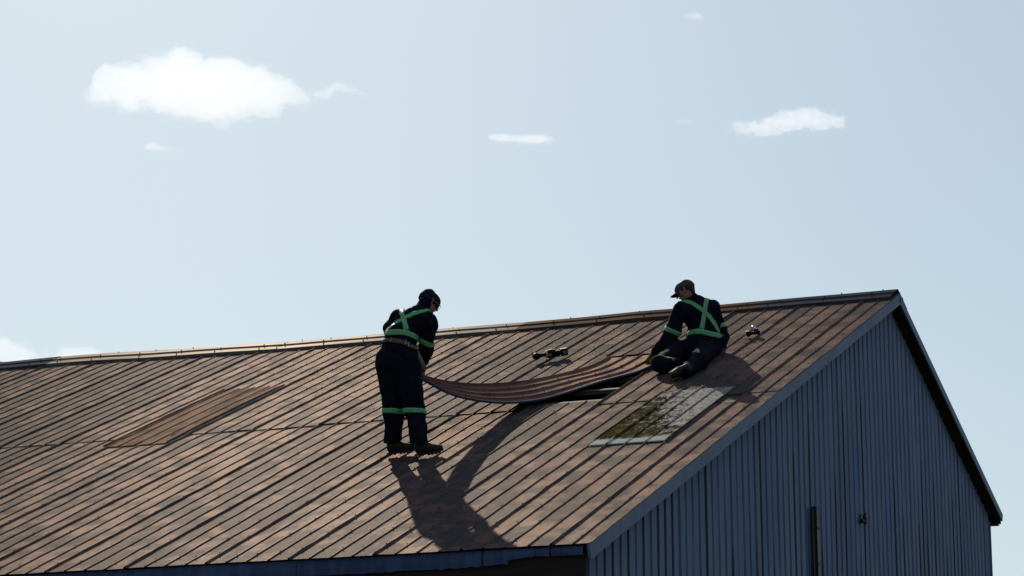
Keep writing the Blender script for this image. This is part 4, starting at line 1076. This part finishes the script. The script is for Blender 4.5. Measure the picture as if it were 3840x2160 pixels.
# ------------------------------------------------------------------ clouds: fractal hulls filled with mist
def cloud_material(name, dens):
    m_ = bpy.data.materials.new(name); m_.use_nodes = True; t_ = m_.node_tree; t_.nodes.clear()
    o_ = t_.nodes.new('ShaderNodeOutputMaterial'); v_ = t_.nodes.new('ShaderNodeVolumePrincipled')
    v_.inputs['Color'].default_value = (1, 1, 1, 1); v_.inputs['Density'].default_value = dens; v_.inputs['Anisotropy'].default_value = 0.30
    t_.links.new(v_.outputs[0], o_.inputs['Volume']); return m_
def cloud(label, xs, top, bot, dens, seed, alt=520.0, rough=0.55, step=3.75, thick=0.8, holes=0.0, namp=0.22, core=1.0):
    xs, top, bot = map(lambda a_: np.array(a_, float), (xs, top, bot))
    cx, cy = (xs[0]+xs[-1])/2, (top.min()+bot.max())/2
    v = ray(cx, cy); D = alt/v[2]*(v@CF); k = D/FPX
    hmax = ((bot-top)/2).max(); pad = hmax*0.6+10
    X = np.arange(xs[0]-pad, xs[-1]+pad, step); Y = np.arange(top.min()-pad, bot.max()+pad, step); Zd = np.arange(-hmax*thick-pad*0.5, hmax*thick+pad*0.5, step*1.4)
    GX, GY, GZ = np.meshgrid(X, Y, Zd, indexing='ij')
    mid = np.interp(X, xs, (top+bot)/2)[:, None, None]; hh = np.maximum(np.interp(X, xs, (bot-top)/2), 1.0)[:, None, None]
    endf = np.maximum(xs[0]-GX, GX-xs[-1])
    f_ = (np.sqrt(((GY-mid)/hh)**2+(GZ/(hh*thick))**2)-1)*hh
    f_ = np.maximum(f_, np.where(endf > 0, endf*1.0+np.minimum(f_, 0)*0, -1e9))
    Q = np.stack([GX, GY*1.15, GZ], -1)
    sc_n = max(hmax, 14)
    def noise_sum(sd_, f0, rg):
        nz = np.zeros_like(f_); amp = 1.0; fr = f0/sc_n
        for o_ in range(6):
            nz += amp*vnoise(Q+sd_*13.7, fr, sd_*7+o_); amp *= rg; fr *= 2.07
        return nz
    base_f = f_
    def hull(g_, name, density, parent=None):
        g_[0] = g_[-1] = 5; g_[:, 0] = g_[:, -1] = 5; g_[:, :, 0] = g_[:, :, -1] = 5
        p, q_ = surface_nets(g_, np.zeros(3), 1.0)
        p = p*np.array([step, step, step*1.4])+np.array([X[0], Y[0], Zd[0]])
        Wp = CAM+CF*D+np.outer(p[:, 0]-1920, CR)*k+np.outer(1080-p[:, 1], CU)*k+np.outer(p[:, 2], CF)*k
        return link(name, mesh(name, Wp, q_, False), cloud_material('cloud_mist', density/k), parent)
    o_ = hull(base_f+noise_sum(seed, 1.8, rough)*sc_n*namp+holes*sc_n+core, 'cloud', dens)
    hull(base_f+noise_sum(seed+3, 2.2, 0.78)*max(sc_n*namp, 9)*1.8+holes*sc_n*0.5-core*0.3, 'thin_edge', dens*0.30, o_)
    o_['label'] = label; o_['category'] = 'cloud'; o_['group'] = 'clouds in the pale sky'
    return o_
cloud('large bright white cloud at the upper left, biggest in the sky',
      [294, 318, 350, 364, 413, 485, 544, 620, 656, 688, 719, 769, 859, 908, 967, 1026, 1093, 1156, 1166],
      [354, 332, 286, 250, 236, 230, 224, 210, 186, 181, 192, 216, 208, 219, 241, 271, 312, 333, 350],
      [366, 374, 385, 388, 400, 408, 410, 444, 452, 452, 446, 452, 452, 448, 442, 430, 412, 382, 362], 0.0072, 3, rough=0.80, thick=0.42, namp=0.16, core=7.0)
cloud('thin torn wisp just right of the large white cloud', [1170, 1220, 1260, 1320, 1380], [345, 325, 300, 318, 350], [365, 380, 352, 352, 366], 0.005, 5, rough=0.7, holes=0.18)
cloud('medium white cloud at the right, above the peaked cap', [2745, 2790, 2850, 2920, 2980, 3050, 3100, 3165], [462, 450, 448, 420, 408, 404, 414, 440], [490, 505, 515, 508, 492, 490, 492, 480], 0.0070, 8, rough=0.72, holes=0.08, namp=0.30)
cloud('small low wisp of cloud near the middle of the sky', [1835, 1880, 1930, 1980, 2030, 2090], [503, 499, 505, 503, 500, 520], [524, 534, 534, 542, 540, 530], 0.013, 12, rough=0.65, holes=0.08)
cloud('tiny faint puff under the large white cloud', [545, 575, 610, 680], [535, 530, 545, 558], [565, 568, 568, 566], 0.008, 17, rough=0.65, holes=0.1)
cloud('soft white cloud bank at the left edge above the roof ridge', [-160, -60, 0, 40, 90, 150], [1170, 1225, 1258, 1285, 1305, 1345], [1420, 1420, 1420, 1420, 1420, 1410], 0.003, 19, alt=420, step=5)
cloud('low white cloud partly hidden behind the roof ridge', [190, 240, 300, 350, 410], [1338, 1306, 1298, 1306, 1340], [1410, 1410, 1410, 1410, 1400], 0.004, 23, alt=420)
cloud('tiny faint wisp near the top edge of the sky', [2565, 2590, 2615, 2635], [52, 46, 44, 58], [66, 70, 76, 72], 0.008, 27, holes=0.05)
cloud('barely visible speck of cloud left of the medium cloud', [2540, 2570, 2610], [450, 446, 452], [464, 466, 464], 0.006, 29, holes=0.05)
